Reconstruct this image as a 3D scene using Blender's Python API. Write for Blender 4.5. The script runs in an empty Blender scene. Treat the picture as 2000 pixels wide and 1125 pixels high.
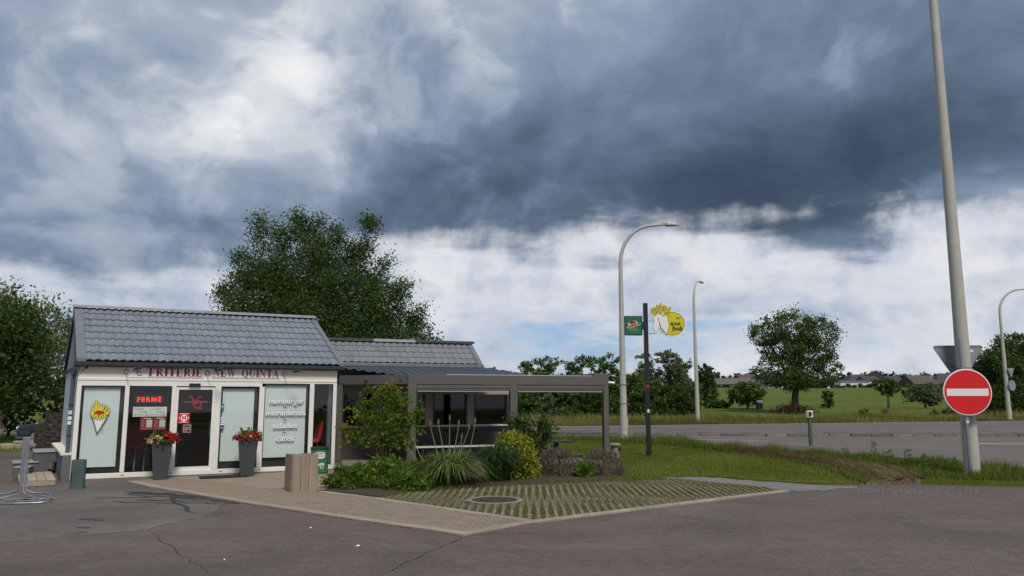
import bpy, bmesh, math, random
import numpy as np
from mathutils import Vector, Matrix
R = math.radians
scene = bpy.context.scene
COL = scene.collection

# ------------------------------------------------------------------ camera
cam_d = bpy.data.cameras.new('camera')
cam_d.sensor_width = 36.0
cam_d.lens = 27.0
cam_d.clip_start = 0.05
cam_d.clip_end = 4000
cam = bpy.data.objects.new('camera', cam_d)
cam.location = (0, 0, 1.75)
cam.rotation_euler = (R(98.2), 0, 0)
COL.objects.link(cam)
scene.camera = cam

# ------------------------------------------------------------------ exposure
vs = scene.view_settings
vs.view_transform = 'Standard'
vs.look = 'None'
vs.exposure = 1.0
vs.gamma = 1.0
scene.cycles.max_bounces = 8
scene.cycles.transparent_max_bounces = 24

def lin(c):
    """sRGB 0-255 -> linear tuple"""
    r = []
    for v in c:
        v = v / 255.0
        r.append(v / 12.92 if v <= 0.04045 else ((v + 0.055) / 1.055) ** 2.4)
    return tuple(r)

# ------------------------------------------------------------------ sky
SUN_EL, SUN_AZ = 53.0, 160.0       # azimuth clockwise from +Y (view direction)
world = bpy.data.worlds.new('World')
scene.world = world
world.use_nodes = True
wt = world.node_tree
wt.nodes.clear()
WN, WL = wt.nodes, wt.links

class S:
    """tiny expression wrapper round a node socket"""
    def __init__(self, sock): self.s = sock
def wm(op, *a, clamp=False):
    n = WN.new('ShaderNodeMath'); n.operation = op; n.use_clamp = clamp
    for i, v in enumerate(a):
        if isinstance(v, S): WL.new(v.s, n.inputs[i])
        else: n.inputs[i].default_value = v
    return S(n.outputs[0])
def add(a, b): return wm('ADD', a, b)
def sub(a, b): return wm('SUBTRACT', a, b)
def mul(a, b): return wm('MULTIPLY', a, b)
def smooth(v, lo, hi, olo=0.0, ohi=1.0):
    n = WN.new('ShaderNodeMapRange'); n.interpolation_type = 'SMOOTHSTEP'
    WL.new(v.s, n.inputs['Value'])
    n.inputs['From Min'].default_value = lo; n.inputs['From Max'].default_value = hi
    n.inputs['To Min'].default_value = olo; n.inputs['To Max'].default_value = ohi
    return S(n.outputs[0])
def wnoise(vec, scale, detail=6, rough=.55, off=0.0, dist=0.0):
    m = WN.new('ShaderNodeMapping'); m.inputs['Location'].default_value = (off, off * .7, off * 1.3)
    WL.new(vec, m.inputs['Vector'])
    n = WN.new('ShaderNodeTexNoise'); n.inputs['Scale'].default_value = scale
    n.inputs['Detail'].default_value = detail; n.inputs['Roughness'].default_value = rough
    n.inputs['Distortion'].default_value = dist
    WL.new(m.outputs[0], n.inputs['Vector'])
    return S(n.outputs['Fac'])
def wramp(v, stops):
    n = WN.new('ShaderNodeValToRGB'); r = n.color_ramp
    while len(r.elements) < len(stops): r.elements.new(0.5)
    for e, (p, c) in zip(r.elements, stops):
        e.position = p; e.color = (*lin(c), 1)
    WL.new(v.s, n.inputs[0])
    return n.outputs[0]
def wmix(fac, a, b):
    n = WN.new('ShaderNodeMix'); n.data_type = 'RGBA'; n.clamp_factor = True
    if isinstance(fac, S): WL.new(fac.s, n.inputs[0])
    else: n.inputs[0].default_value = fac
    for i, v in ((6, a), (7, b)):
        if isinstance(v, tuple): n.inputs[i].default_value = (*v, 1)
        else: WL.new(v, n.inputs[i])
    return n.outputs[2]

tc = WN.new('ShaderNodeTexCoord')
nv = WN.new('ShaderNodeVectorMath'); nv.operation = 'NORMALIZE'
WL.new(tc.outputs['Generated'], nv.inputs[0])
DIR = nv.outputs[0]
sp = WN.new('ShaderNodeSeparateXYZ'); WL.new(DIR, sp.inputs[0])
dx, dy, dz = (S(sp.outputs[i]) for i in range(3))
el = mul(wm('ARCSINE', dz), 57.2958)
az = mul(wm('ARCTAN2', dx, dy), 57.2958)
# cloud-layer coordinates: flattened towards the horizon like a real layer seen from below
den = add(wm('MAXIMUM', dz, 0.0), 0.16)
cb = WN.new('ShaderNodeCombineXYZ')
WL.new(wm('DIVIDE', dx, den).s, cb.inputs[0]); WL.new(wm('DIVIDE', dy, den).s, cb.inputs[1])
WL.new(mul(dz, 2.5).s, cb.inputs[2])
P = cb.outputs[0]
n_big = wnoise(P, 0.9, 7, .56, 3.1, .25)
n_mid = wnoise(P, 2.1, 8, .56, 11.7, .2)
n_fin = wnoise(P, 4.2, 8, .58, 21.3)
n_dir = wnoise(DIR, 7.0, 7, .55, 5.5, .3)
n_puf = wnoise(DIR, 16.0, 7, .58, 8.5, .15)
sc_ = WN.new('ShaderNodeMapping'); sc_.inputs['Scale'].default_value = (1, 1, 5.5)
WL.new(DIR, sc_.inputs['Vector'])
n_str = wnoise(sc_.outputs[0], 5.0, 6, .5, 2.2, .4)      # stretched flat: layered low cloud
azw = add(az, mul(sub(n_dir, .5), 16.0))
elw = add(el, mul(sub(n_mid, .5), 9.0))
def blob(a0, e0, sa, se, amp):
    u = mul(sub(azw, a0), 1 / sa); v = mul(sub(elw, e0), 1 / se)
    d = add(mul(u, u), mul(v, v))
    return mul(wm('EXPONENT', mul(d, -1.0)), amp)
def warpvec(vec, scale, amt, off):
    m_ = WN.new('ShaderNodeMapping'); m_.inputs['Location'].default_value = (off, off, off); WL.new(vec, m_.inputs['Vector'])
    n_ = WN.new('ShaderNodeTexNoise'); n_.inputs['Scale'].default_value = scale; n_.inputs['Detail'].default_value = 4; WL.new(m_.outputs[0], n_.inputs['Vector'])
    s_ = WN.new('ShaderNodeVectorMath'); s_.operation = 'SUBTRACT'; WL.new(n_.outputs['Color'], s_.inputs[0]); s_.inputs[1].default_value = (.5, .5, .5)
    k_ = WN.new('ShaderNodeVectorMath'); k_.operation = 'SCALE'; k_.inputs['Scale'].default_value = amt; WL.new(s_.outputs[0], k_.inputs[0])
    a_ = WN.new('ShaderNodeVectorMath'); WL.new(vec, a_.inputs[0]); WL.new(k_.outputs[0], a_.inputs[1]); return a_.outputs[0]
sq_ = WN.new('ShaderNodeMapping'); sq_.inputs['Scale'].default_value = (1, 1, 1.35); WL.new(DIR, sq_.inputs['Vector'])
WV = warpvec(sq_.outputs[0], 3.5, .30, 4.4)
b_1 = wnoise(WV, 3.6, 8, .47, 31.0)
b_2 = wnoise(WV, 8.5, 10, .55, 17.0)
V = add(mul(sub(b_1, .5), .64), .45)
V = add(V, mul(sub(b_2, .5), .50))
V = add(V, mul(sub(smooth(add(mul(b_1, .55), mul(b_2, .45)), .48, .565), .5), .10))
V = add(V, mul(sub(n_big, .5), .14))
V = add(V, mul(sub(n_str, .5), add(.08, mul(smooth(el, 15.0, 10.0), .20))))
for b in ((14, 14.5, 17, 4.2, -.34), (30, 16.5, 12, 6.5, -.22), (-4, 15.5, 7, 5.0, -.24), (4, 20.5, 9, 3.5, -.07),
          (-17, 21.5, 4.6, 4.8, .38), (-21, 18.5, 4.5, 2.4, .28), (-13.5, 17.5, 3.5, 2.2, .20), (-25, 26.5, 8, 4.5, .19),
          (-33, 24.5, 6, 5, .10), (-1, 26.5, 7, 4, .16), (-26, 11.0, 9, 2.4, -.13), (-14, 12.6, 7, 1.8, -.10),
          (8, 29.0, 9, 4.5, .06), (-9.5, 23.5, 4.0, 3.0, -.05), (25, 25, 9, 5, -.10)):
    if b[4]: V = add(V, blob(*b))
V = mul(add(V, .16), .84)
upper = wramp(V, [(0.0, (60, 75, 94)), (.16, (76, 92, 112)), (.34, (106, 123, 146)), (.50, (136, 151, 172)),
                  (.64, (166, 177, 192)), (.80, (205, 210, 216)), (1.0, (236, 236, 237))])
# low bright layer under the dark cloud
VL = add(add(mul(sub(n_str, .5), .6), mul(sub(b_2, .5), 1.25)), .58)
VL = add(VL, mul(sub(n_puf, .5), .7))
VL = add(VL, mul(sub(n_dir, .5), .5))
VL = sub(VL, mul(smooth(azw, -8.0, -30.0), .16))
lower = wramp(VL, [(.18, (150, 165, 190)), (.45, (184, 193, 208)), (.65, (208, 211, 218)), (.85, (228, 228, 229)), (1.0, (246, 244, 240))])
# clear blue showing through low down
sky = WN.new('ShaderNodeTexSky'); sky.sky_type = 'NISHITA'; sky.sun_disc = False
sky.sun_elevation = R(SUN_EL); sky.sun_rotation = R(SUN_AZ)
sky.air_density = 1.0; sky.dust_density = 1.2; sky.ozone_density = 2.5
BG = 0.10
SKYK = 0.535           # cloud radiance at this exposure
def scaled(col, k):
    n = WN.new('ShaderNodeVectorMath'); n.operation = 'SCALE'
    WL.new(col, n.inputs[0]); n.inputs['Scale'].default_value = k
    return n.outputs[0]
blue = wmix(.6, scaled(sky.outputs[0], .8 * SKYK), tuple(v * SKYK / BG for v in lin((142, 182, 226))))
clear = smooth(add(add(mul(sub(n_str, .5), .9), mul(sub(b_2, .5), 1.0)), add(mul(sub(n_puf, .5), .8), blob(6.5, 3.5, 17, 1.9, .46))), .10, .62)
low_c = wmix(clear, scaled(lower, SKYK / BG), blue)
edge = add(10.7, add(mul(az, .03), add(mul(sub(n_puf, .5), 3.0), add(mul(sub(n_dir, .5), 7.0), mul(sub(n_str, .5), 5.0)))))
edge = sub(edge, add(blob(8, 10.2, 4.0, 1.3, 1.6), blob(23.5, 10.6, 5.0, 2.2, 2.6)))
edge = add(edge, mul(smooth(az, -6.0, -20.0), -2.6))
mask = smooth(sub(el, edge), -.9, 1.9)
col = wmix(mask, low_c, scaled(upper, SKYK / BG))
bgn = WN.new('ShaderNodeBackground'); bgn.inputs['Strength'].default_value = BG
WL.new(col, bgn.inputs['Color'])
wo = WN.new('ShaderNodeOutputWorld'); WL.new(bgn.outputs[0], wo.inputs['Surface'])
world.cycles.sampling_method = 'MANUAL'
world.cycles.sample_map_resolution = 512

# ------------------------------------------------------------------ sun (veiled by cloud)
sd = bpy.data.lights.new('sun', 'SUN')
sd.energy = 1.5
sd.angle = R(14)
sd.color = (1.0, .92, .80)
sun = bpy.data.objects.new('sun', sd)
a, e_ = R(SUN_AZ), R(SUN_EL)
sdir = Vector((math.sin(a) * math.cos(e_), math.cos(a) * math.cos(e_), math.sin(e_)))
sun.rotation_euler = (-sdir).to_track_quat('-Z', 'Y').to_euler()
sun.location = sdir * 60
COL.objects.link(sun)

# ================================================================== helpers
rng = np.random.default_rng(7)
def link(o, parent=None):
    COL.objects.link(o)
    if parent is not None: o.parent = parent
    return o
def tag(o, label=None, cat=None, group=None, kind=None):
    if label: o['label'] = label
    if cat: o['category'] = cat
    if group: o['group'] = group
    if kind: o['kind'] = kind
    return o
def empty(name, loc=(0, 0, 0), rz=0, label=None, cat=None, group=None):
    o = bpy.data.objects.new(name, None)
    o.location = loc; o.rotation_euler = (0, 0, rz); o.empty_display_size = .2
    link(o)
    return tag(o, label, cat, group)
def copy_tree(o, parent=None):
    c = o.copy(); link(c, parent)
    for ch in list(o.children): copy_tree(ch, c)
    return c

class MB:
    def __init__(self): self.v = []; self.f = []
    def add(self, vs, fs):
        b = len(self.v); self.v += [tuple(p) for p in vs]; self.f += [tuple(i + b for i in f) for f in fs]; return self
    def box(self, x0, x1, y0, y1, z0, z1):
        return self.add([(x0, y0, z0), (x1, y0, z0), (x1, y1, z0), (x0, y1, z0), (x0, y0, z1), (x1, y0, z1), (x1, y1, z1), (x0, y1, z1)],
                        [(3, 2, 1, 0), (4, 5, 6, 7), (0, 1, 5, 4), (1, 2, 6, 5), (2, 3, 7, 6), (3, 0, 4, 7)])
    def prism(self, poly, z0, z1):
        n = len(poly)
        a = sum(poly[i][0] * poly[(i + 1) % n][1] - poly[(i + 1) % n][0] * poly[i][1] for i in range(n))
        if a < 0: poly = poly[::-1]
        f = lambda z, p: z(p) if callable(z) else z
        return self.add([(p[0], p[1], f(z0, p)) for p in poly] + [(p[0], p[1], f(z1, p)) for p in poly],
                        [tuple(range(n))[::-1], tuple(range(n, 2 * n))] + [(i, (i + 1) % n, n + (i + 1) % n, n + i) for i in range(n)])
    def bar(self, a, b, w, h, up=(0, 0, 1)):
        a, b = Vector(a), Vector(b); d = (b - a).normalized(); u = Vector(up)
        s = d.cross(u).normalized(); u = s.cross(d).normalized()
        q = [(-w / 2, -h / 2), (w / 2, -h / 2), (w / 2, h / 2), (-w / 2, h / 2)]
        vs = [tuple(a + s * i + u * j) for i, j in q] + [tuple(b + s * i + u * j) for i, j in q]
        return self.add(vs, [(0, 1, 2, 3)[::-1], (4, 5, 6, 7)] + [(i, (i + 1) % 4, 4 + (i + 1) % 4, 4 + i) for i in range(4)][::1])
    def tube(self, pts, rad, n=8, caps=True):
        pts = [Vector(p) for p in pts]; k = len(pts)
        rs = [rad] * k if isinstance(rad, (int, float)) else list(rad)
        base = len(self.v); prev = None
        for i, p in enumerate(pts):
            d = (pts[min(i + 1, k - 1)] - pts[max(i - 1, 0)]).normalized()
            if prev is None:
                r = Vector((1, 0, 0)) if abs(d.x) < .8 else Vector((0, 1, 0))
            else: r = prev
            s = (r - d * r.dot(d)).normalized(); prev = s; t = d.cross(s)
            for j in range(n):
                q = 2 * math.pi * j / n
                self.v.append(tuple(p + (s * math.cos(q) + t * math.sin(q)) * rs[i]))
        for i in range(k - 1):
            for j in range(n):
                a, b = base + i * n + j, base + i * n + (j + 1) % n
                self.f.append((a, b, b + n, a + n))
        if caps:
            self.f.append(tuple(base + j for j in range(n))[::-1]); self.f.append(tuple(base + (k - 1) * n + j for j in range(n)))
        return self
    def lathe(self, prof, n=24, c=(0, 0), sx=1, sy=1):
        base = len(self.v)
        for r, z in prof:
            for j in range(n):
                q = 2 * math.pi * j / n
                self.v.append((c[0] + r * sx * math.cos(q), c[1] + r * sy * math.sin(q), z))
        for i in range(len(prof) - 1):
            for j in range(n):
                a, b = base + i * n + j, base + i * n + (j + 1) % n
                self.f.append((a, b, b + n, a + n))
        self.f.append(tuple(base + j for j in range(n))[::-1]); self.f.append(tuple(base + (len(prof) - 1) * n + j for j in range(n)))
        return self
    def mesh(self, name, m=None, smooth=False, xf=None):
        me = bpy.data.meshes.new(name)
        vs = [xf(*p) for p in self.v] if xf else self.v
        me.from_pydata(vs, [], self.f)
        if m: me.materials.append(m)
        if smooth:
            me.polygons.foreach_set('use_smooth', [True] * len(me.polygons))
        me.update()
        return me
    def build(self, name, m, parent=None, smooth=False, bevel=0, xf=None, loc=None, rz=None):
        me = self.mesh(name, m, smooth, xf)
        if smooth:
            try: me.set_sharp_from_angle(angle=R(40))
            except Exception: pass
        o = bpy.data.objects.new(name, me); link(o, parent)
        if loc: o.location = loc
        if rz: o.rotation_euler = (0, 0, rz)
        if bevel:
            b = o.modifiers.new('bevel', 'BEVEL'); b.width = bevel; b.segments = 2; b.limit_method = 'ANGLE'
        return o

# ------------------------------------------------------------------ materials
class M:
    def __init__(self, name):
        self.m = bpy.data.materials.new(name); self.m.use_nodes = True
        self.t = self.m.node_tree; self.N = self.t.nodes; self.L = self.t.links
        self.N.clear()
        self.out = self.N.new('ShaderNodeOutputMaterial')
        self.b = self.N.new('ShaderNodeBsdfPrincipled'); self.L.new(self.b.outputs[0], self.out.inputs[0])
    def set(self, k, v): self.b.inputs[k].default_value = v; return self
    def coord(self, which='Object', scale=None):
        tc = self.N.new('ShaderNodeTexCoord'); s = tc.outputs[which]
        if which == 'World':
            pass
        if scale:
            mp = self.N.new('ShaderNodeMapping'); mp.inputs['Scale'].default_value = scale; self.L.new(s, mp.inputs[0]); s = mp.outputs[0]
        return s
    def wpos(self, scale=None):
        g = self.N.new('ShaderNodeNewGeometry'); s = g.outputs['Position']
        if scale:
            mp = self.N.new('ShaderNodeMapping'); mp.inputs['Scale'].default_value = scale; self.L.new(s, mp.inputs[0]); s = mp.outputs[0]
        return s
    def noise(self, vec, scale, detail=5, rough=.55, dist=0):
        n = self.N.new('ShaderNodeTexNoise'); self.L.new(vec, n.inputs['Vector'])
        n.inputs['Scale'].default_value = scale; n.inputs['Detail'].default_value = detail
        n.inputs['Roughness'].default_value = rough; n.inputs['Distortion'].default_value = dist
        return n.outputs['Fac']
    def vor(self, vec, scale, feature='F1', out='Distance'):
        n = self.N.new('ShaderNodeTexVoronoi'); n.feature = feature; self.L.new(vec, n.inputs['Vector'])
        n.inputs['Scale'].default_value = scale
        return n.outputs[out]
    def ramp(self, v, stops):
        n = self.N.new('ShaderNodeValToRGB'); r = n.color_ramp
        while len(r.elements) < len(stops): r.elements.new(.5)
        for e, (p, c) in zip(r.elements, stops): e.position = p; e.color = (*c, 1)
        self.L.new(v, n.inputs[0]); return n.outputs[0]
    def mr(self, v, a, b, c, d):
        n = self.N.new('ShaderNodeMapRange'); self.L.new(v, n.inputs[0])
        for i, x in zip((1, 2, 3, 4), (a, b, c, d)): n.inputs[i].default_value = x
        return n.outputs[0]
    def math(self, op, a, b):
        n = self.N.new('ShaderNodeMath'); n.operation = op
        for i, x in enumerate((a, b)):
            if isinstance(x, (int, float)): n.inputs[i].default_value = x
            else: self.L.new(x, n.inputs[i])
        return n.outputs[0]
    def mix(self, fac, a, b, mode='MIX'):
        n = self.N.new('ShaderNodeMix'); n.data_type = 'RGBA'; n.blend_type = mode
        if isinstance(fac, (int, float)): n.inputs[0].default_value = fac
        else: self.L.new(fac, n.inputs[0])
        for i, v in ((6, a), (7, b)):
            if isinstance(v, tuple): n.inputs[i].default_value = (*v, 1)
            else: self.L.new(v, n.inputs[i])
        return n.outputs[2]
    def color(self, s): self.L.new(s, self.b.inputs['Base Color']); return self
    def rough(self, s): self.L.new(s, self.b.inputs['Roughness']); return self
    def bump(self, h, strength=.3, dist=.02):
        n = self.N.new('ShaderNodeBump'); n.inputs['Strength'].default_value = strength; n.inputs['Distance'].default_value = dist
        self.L.new(h, n.inputs['Height']); self.L.new(n.outputs[0], self.b.inputs['Normal']); return self
    def rnd(self):
        n = self.N.new('ShaderNodeObjectInfo'); return n.outputs['Random']
    def attr(self, name):
        n = self.N.new('ShaderNodeAttribute'); n.attribute_name = name; return n.outputs['Fac']

def hexc(*c): return lin(c)
def pmat(name, c, rough=.6, var=.18, scale=6.0, metal=0.0, bump=0.0, bscale=60.0, rnd=0.0, stretch=None, spec=.4, dirt=0.0, dirtc=(.08, .07, .06)):
    """plain painted / coated surface with mottling, grain and slight wear"""
    m = M(name)
    p = m.coord('Object', stretch)
    n1 = m.noise(p, scale, 6, .6)
    lo = tuple(v * (1 - var) for v in c); hi = tuple(min(1, v * (1 + var)) for v in c)
    col = m.ramp(n1, [(.25, lo), (.75, hi)])
    if rnd:
        k = m.mr(m.rnd(), 0, 1, 1 - rnd, 1 + rnd)
        cc = m.N.new('ShaderNodeCombineColor')
        for i in range(3): m.L.new(k, cc.inputs[i])
        col = m.mix(1.0, col, cc.outputs[0], 'MULTIPLY')
    if dirt:
        n2 = m.noise(p, scale * .35, 8, .65, .5)
        col = m.mix(m.mr(n2, .52, .75, 0, dirt), col, dirtc)
    m.color(col)
    m.rough(m.mr(m.noise(p, scale * 2.3, 4), .3, .7, max(.02, rough - .1), min(1, rough + .1)))
    m.set('Metallic', metal); m.set('Specular IOR Level', spec)
    if bump: m.bump(m.noise(p, bscale, 4, .6), bump, .01)
    return m.m

def leafmat(name, c1, c2, trans=.35, rough=.55, c3=None):
    m = M(name)
    stops = [(0.0, c1), (.75 if c3 else 1.0, c2)]
    if c3: stops.append((1.0, c3))
    col = m.ramp(m.attr('rnd'), stops)
    m.color(col); m.set('Roughness', rough); m.set('Specular IOR Level', .25)
    tr = m.N.new('ShaderNodeBsdfTranslucent'); m.L.new(m.mix(1.0, col, (1.25, 1.3, .6), 'MULTIPLY'), tr.inputs[0])
    mx = m.N.new('ShaderNodeMixShader'); mx.inputs[0].default_value = trans
    m.L.new(m.b.outputs[0], mx.inputs[1]); m.L.new(tr.outputs[0], mx.inputs[2]); m.L.new(mx.outputs[0], m.out.inputs[0])
    return m.m

def npmesh(name, verts, k, m, rnd=None):
    """mesh of n polygons with k own vertices each; verts (n*k,3)"""
    n = len(verts) // k
    me = bpy.data.meshes.new(name)
    me.vertices.add(n * k); me.vertices.foreach_set('co', np.ascontiguousarray(verts, dtype=np.float32).ravel())
    me.loops.add(n * k); me.loops.foreach_set('vertex_index', np.arange(n * k, dtype=np.int32))
    me.polygons.add(n); me.polygons.foreach_set('loop_start', np.arange(0, n * k, k, dtype=np.int32))
    me.polygons.foreach_set('loop_total', np.full(n, k, dtype=np.int32))
    if rnd is not None:
        at = me.attributes.new('rnd', 'FLOAT', 'FACE'); at.data.foreach_set('value', np.asarray(rnd, dtype=np.float32))
    me.materials.append(m); me.update(); me.validate()
    return me
def leaves(P, size, up=.3, asp=.6, r=None, droop=0.0):
    """leaf-shaped quads (diamond) at points P"""
    r = r or rng
    n = len(P)
    d = r.normal(size=(n, 3)); d[:, 2] -= droop; d /= np.linalg.norm(d, axis=1)[:, None]
    q = r.normal(size=(n, 3)); q[:, 2] += up * 2
    s = np.cross(d, q); s /= np.linalg.norm(s, axis=1)[:, None] + 1e-9
    L = (size * (.55 + 1.1 * r.uniform(0, 1, n) ** 1.6))[:, None]
    nrm = np.cross(d, s)
    a = P; b = P + d * L * .5 + s * L * asp * .5 + nrm * L * .08; c = P + d * L; e = P + d * L * .5 - s * L * asp * .5 + nrm * L * .08
    return np.stack([a, b, c, e], 1).reshape(-1, 3)
def blades(P, h, w, lean=.3, r=None, seg=1, dirs=None):
    """grass blades: triangles (seg=1) or bent strips (two quads as one quad + triangle -> 2 polys of 4)"""
    r = r or rng
    n = len(P); a = r.uniform(0, 2 * math.pi, n)
    H_ = (h * r.uniform(.55, 1.3, n)); side = np.stack([np.cos(a), np.sin(a), 0 * a], 1) * (w * .5)
    b = r.uniform(0, 2 * math.pi, n) if dirs is None else dirs
    ld = np.stack([np.cos(b), np.sin(b), 0 * b], 1) * (H_ * lean * r.uniform(.2, 1.4, n))[:, None]
    up = np.stack([0 * a, 0 * a, H_], 1)
    if seg == 1:
        return np.stack([P - side, P + side, P + up + ld], 1).reshape(-1, 3), 3
    mid = P + up * .62 + ld * .35
    tip = P + up * .95 + ld
    return np.concatenate([np.stack([P - side, P + side, mid + side * .8, mid - side * .8], 1),
                           np.stack([mid - side * .8, mid + side * .8, tip + side * .12, tip - side * .12], 1)], 0).reshape(-1, 3), 4
def inpoly(x, y, poly):
    x = np.asarray(x); y = np.asarray(y); c = np.zeros(x.shape, bool); n = len(poly)
    for i in range(n):
        x0, y0 = poly[i]; x1, y1 = poly[(i + 1) % n]
        t = ((y0 > y) != (y1 > y)) & (x < (x1 - x0) * (y - y0) / ((y1 - y0) if y1 != y0 else 1e-9) + x0)
        c ^= t
    return c
def scatter(poly, n, r=None):
    r = r or rng
    xs = [p[0] for p in poly]; ys = [p[1] for p in poly]; ox, oy = [], []; got = 0
    while got < n:
        x = r.uniform(min(xs), max(xs), n); y = r.uniform(min(ys), max(ys), n); k = inpoly(x, y, poly)
        ox.append(x[k]); oy.append(y[k]); got += k.sum()
        if k.sum() == 0: break
    return np.concatenate(ox)[:n], np.concatenate(oy)[:n]

# ------------------------------------------------------------------ 2D drawing on a plane (signs, prints)
class Draw:
    """flat shapes in a local x-z plane facing -y; each layer sits a little proud of the one below"""
    def __init__(self, parent, y0, step=.0012, xf=None): self.p = parent; self.y0 = y0; self.st = step; self.g = {}; self.k = 0; self.xf = xf
    def poly(self, pts, m, layer=0, name='print'):
        self.k += 1
        y = self.y0 - layer * self.st - (self.k % 23) * .00003
        mb = self.g.setdefault((name, m.name), (MB(), m))[0]
        n = len(pts); a = sum(pts[i][0] * pts[(i + 1) % n][1] - pts[(i + 1) % n][0] * pts[i][1] for i in range(n))
        if a < 0: pts = pts[::-1]
        mb.add([(p[0], y, p[1]) for p in pts], [tuple(range(n))])
    def rect(self, x0, x1, z0, z1, m, layer=0, name='print'): self.poly([(x0, z0), (x1, z0), (x1, z1), (x0, z1)], m, layer, name)
    def ribbon(self, pts, w, m, layer=0, name='print'):
        for i in range(len(pts) - 1):
            a, b = Vector(pts[i]), Vector(pts[i + 1]); d = b - a
            if d.length < 1e-6: continue
            d.normalize(); s = Vector((-d.y, d.x)) * (w / 2); a = a - d * w * .2; b = b + d * w * .2
            self.poly([tuple(a - s), tuple(b - s), tuple(b + s), tuple(a + s)], m, layer, name)
    def ellipse(self, cx, cz, rx, rz, m, layer=0, name='print', n=28, a0=0, a1=360, rot=0):
        c, s = math.cos(R(rot)), math.sin(R(rot)); pts = []
        for i in range(n):
            q = R(a0 + (a1 - a0) * i / (n if a1 - a0 == 360 else n - 1)); x, z = rx * math.cos(q), rz * math.sin(q)
            pts.append((cx + x * c - z * s, cz + x * s + z * c))
        self.poly(pts, m, layer, name)
    def arc(self, cx, cz, rx, rz, a0, a1, w, m, layer=0, name='print', n=14):
        self.ribbon([(cx + rx * math.cos(R(a0 + (a1 - a0) * i / n)), cz + rz * math.sin(R(a0 + (a1 - a0) * i / n))) for i in range(n + 1)], w, m, layer, name)
    def done(self):
        return [mb.build(nm, m, self.p, xf=self.xf) for (nm, _), (mb, m) in self.g.items()]
def text_mesh(txt, size, offset=0.0, extrude=0.0, spacing=1.0, align='LEFT', shear=0.0):
    cu = bpy.data.curves.new('t', 'FONT'); cu.body = txt; cu.size = size; cu.offset = offset; cu.extrude = extrude
    cu.space_character = spacing; cu.align_x = align; cu.shear = shear; cu.resolution_u = 3
    o = bpy.data.objects.new('t', cu); COL.objects.link(o)
    dg = bpy.context.evaluated_depsgraph_get(); dg.update()
    me = bpy.data.meshes.new_from_object(o.evaluated_get(dg))
    COL.objects.unlink(o); bpy.data.objects.remove(o); bpy.data.curves.remove(cu)
    return me
def text(name, txt, m, parent, x, z, y, width=None, size=.1, **k):
    """upright lettering facing -y of the parent"""
    me = text_mesh(txt, size, **k)
    co = np.zeros(len(me.vertices) * 3, np.float32); me.vertices.foreach_get('co', co); co = co.reshape(-1, 3)
    if width:
        w = co[:, 0].max() - co[:, 0].min(); co[:, 0] -= co[:, 0].min(); co[:, 0] *= width / w
    me.vertices.foreach_set('co', co.ravel()); me.materials.clear(); me.materials.append(m); me.name = name
    o = bpy.data.objects.new(name, me); link(o, parent)
    o.location = (x, y, z); o.rotation_euler = (R(90), 0, 0)
    return o

# ================================================================== ground and roads
def terrain(y):
    t = np.clip((np.asarray(y, float) - 66) / (232 - 66), 0, 1)
    return 5.1 * (t * .72 + .28 * t * t)
def tz(x, y): return float(terrain(y)) + .15 * math.sin(x * .05) * min(1, max(0, (y - 66) / 60))

m = M('meadow'); p = m.wpos()
c1 = m.ramp(m.noise(p, .09, 6, .6), [(.3, (.074, .108, .016)), (.5, (.100, .136, .022)), (.72, (.128, .156, .034))])
c2 = m.mix(m.mr(m.noise(p, 1.6, 6, .7), .35, .7, 0, .55), c1, (.055, .078, .014))
c3 = m.mix(m.mr(m.noise(m.wpos((.03, .35, 1)), .8, 4), .52, .7, 0, .45), c2, (.118, .138, .038))
m.color(c3); m.set('Roughness', .9); m.set('Specular IOR Level', .1)
m.bump(m.noise(p, 2.5, 6, .7), .8, .25)
MEADOW = m.m
xs = np.concatenate([np.linspace(-700, -120, 14), np.linspace(-100, 160, 66), np.linspace(180, 700, 14)])
ys = np.concatenate([np.linspace(-60, 60, 13), np.linspace(64, 260, 60), np.linspace(280, 1500, 26)])
gv = []
for yy in ys:
    for xx in xs:
        und = .22 * math.sin(xx * .11 + yy * .05) * math.sin(yy * .07) if 75 < yy < 240 else 0
        gv.append((xx, yy, (tz(xx, yy) + und - .06)))
nx = len(xs)
gf = [(j * nx + i, j * nx + i + 1, (j + 1) * nx + i + 1, (j + 1) * nx + i) for j in range(len(ys) - 1) for i in range(nx - 1)]
mb = MB(); mb.v = gv; mb.f = gf
tag(mb.build('ground', MEADOW, smooth=False), kind='structure').data.polygons.foreach_set('use_smooth', [True] * len(gf))

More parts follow.
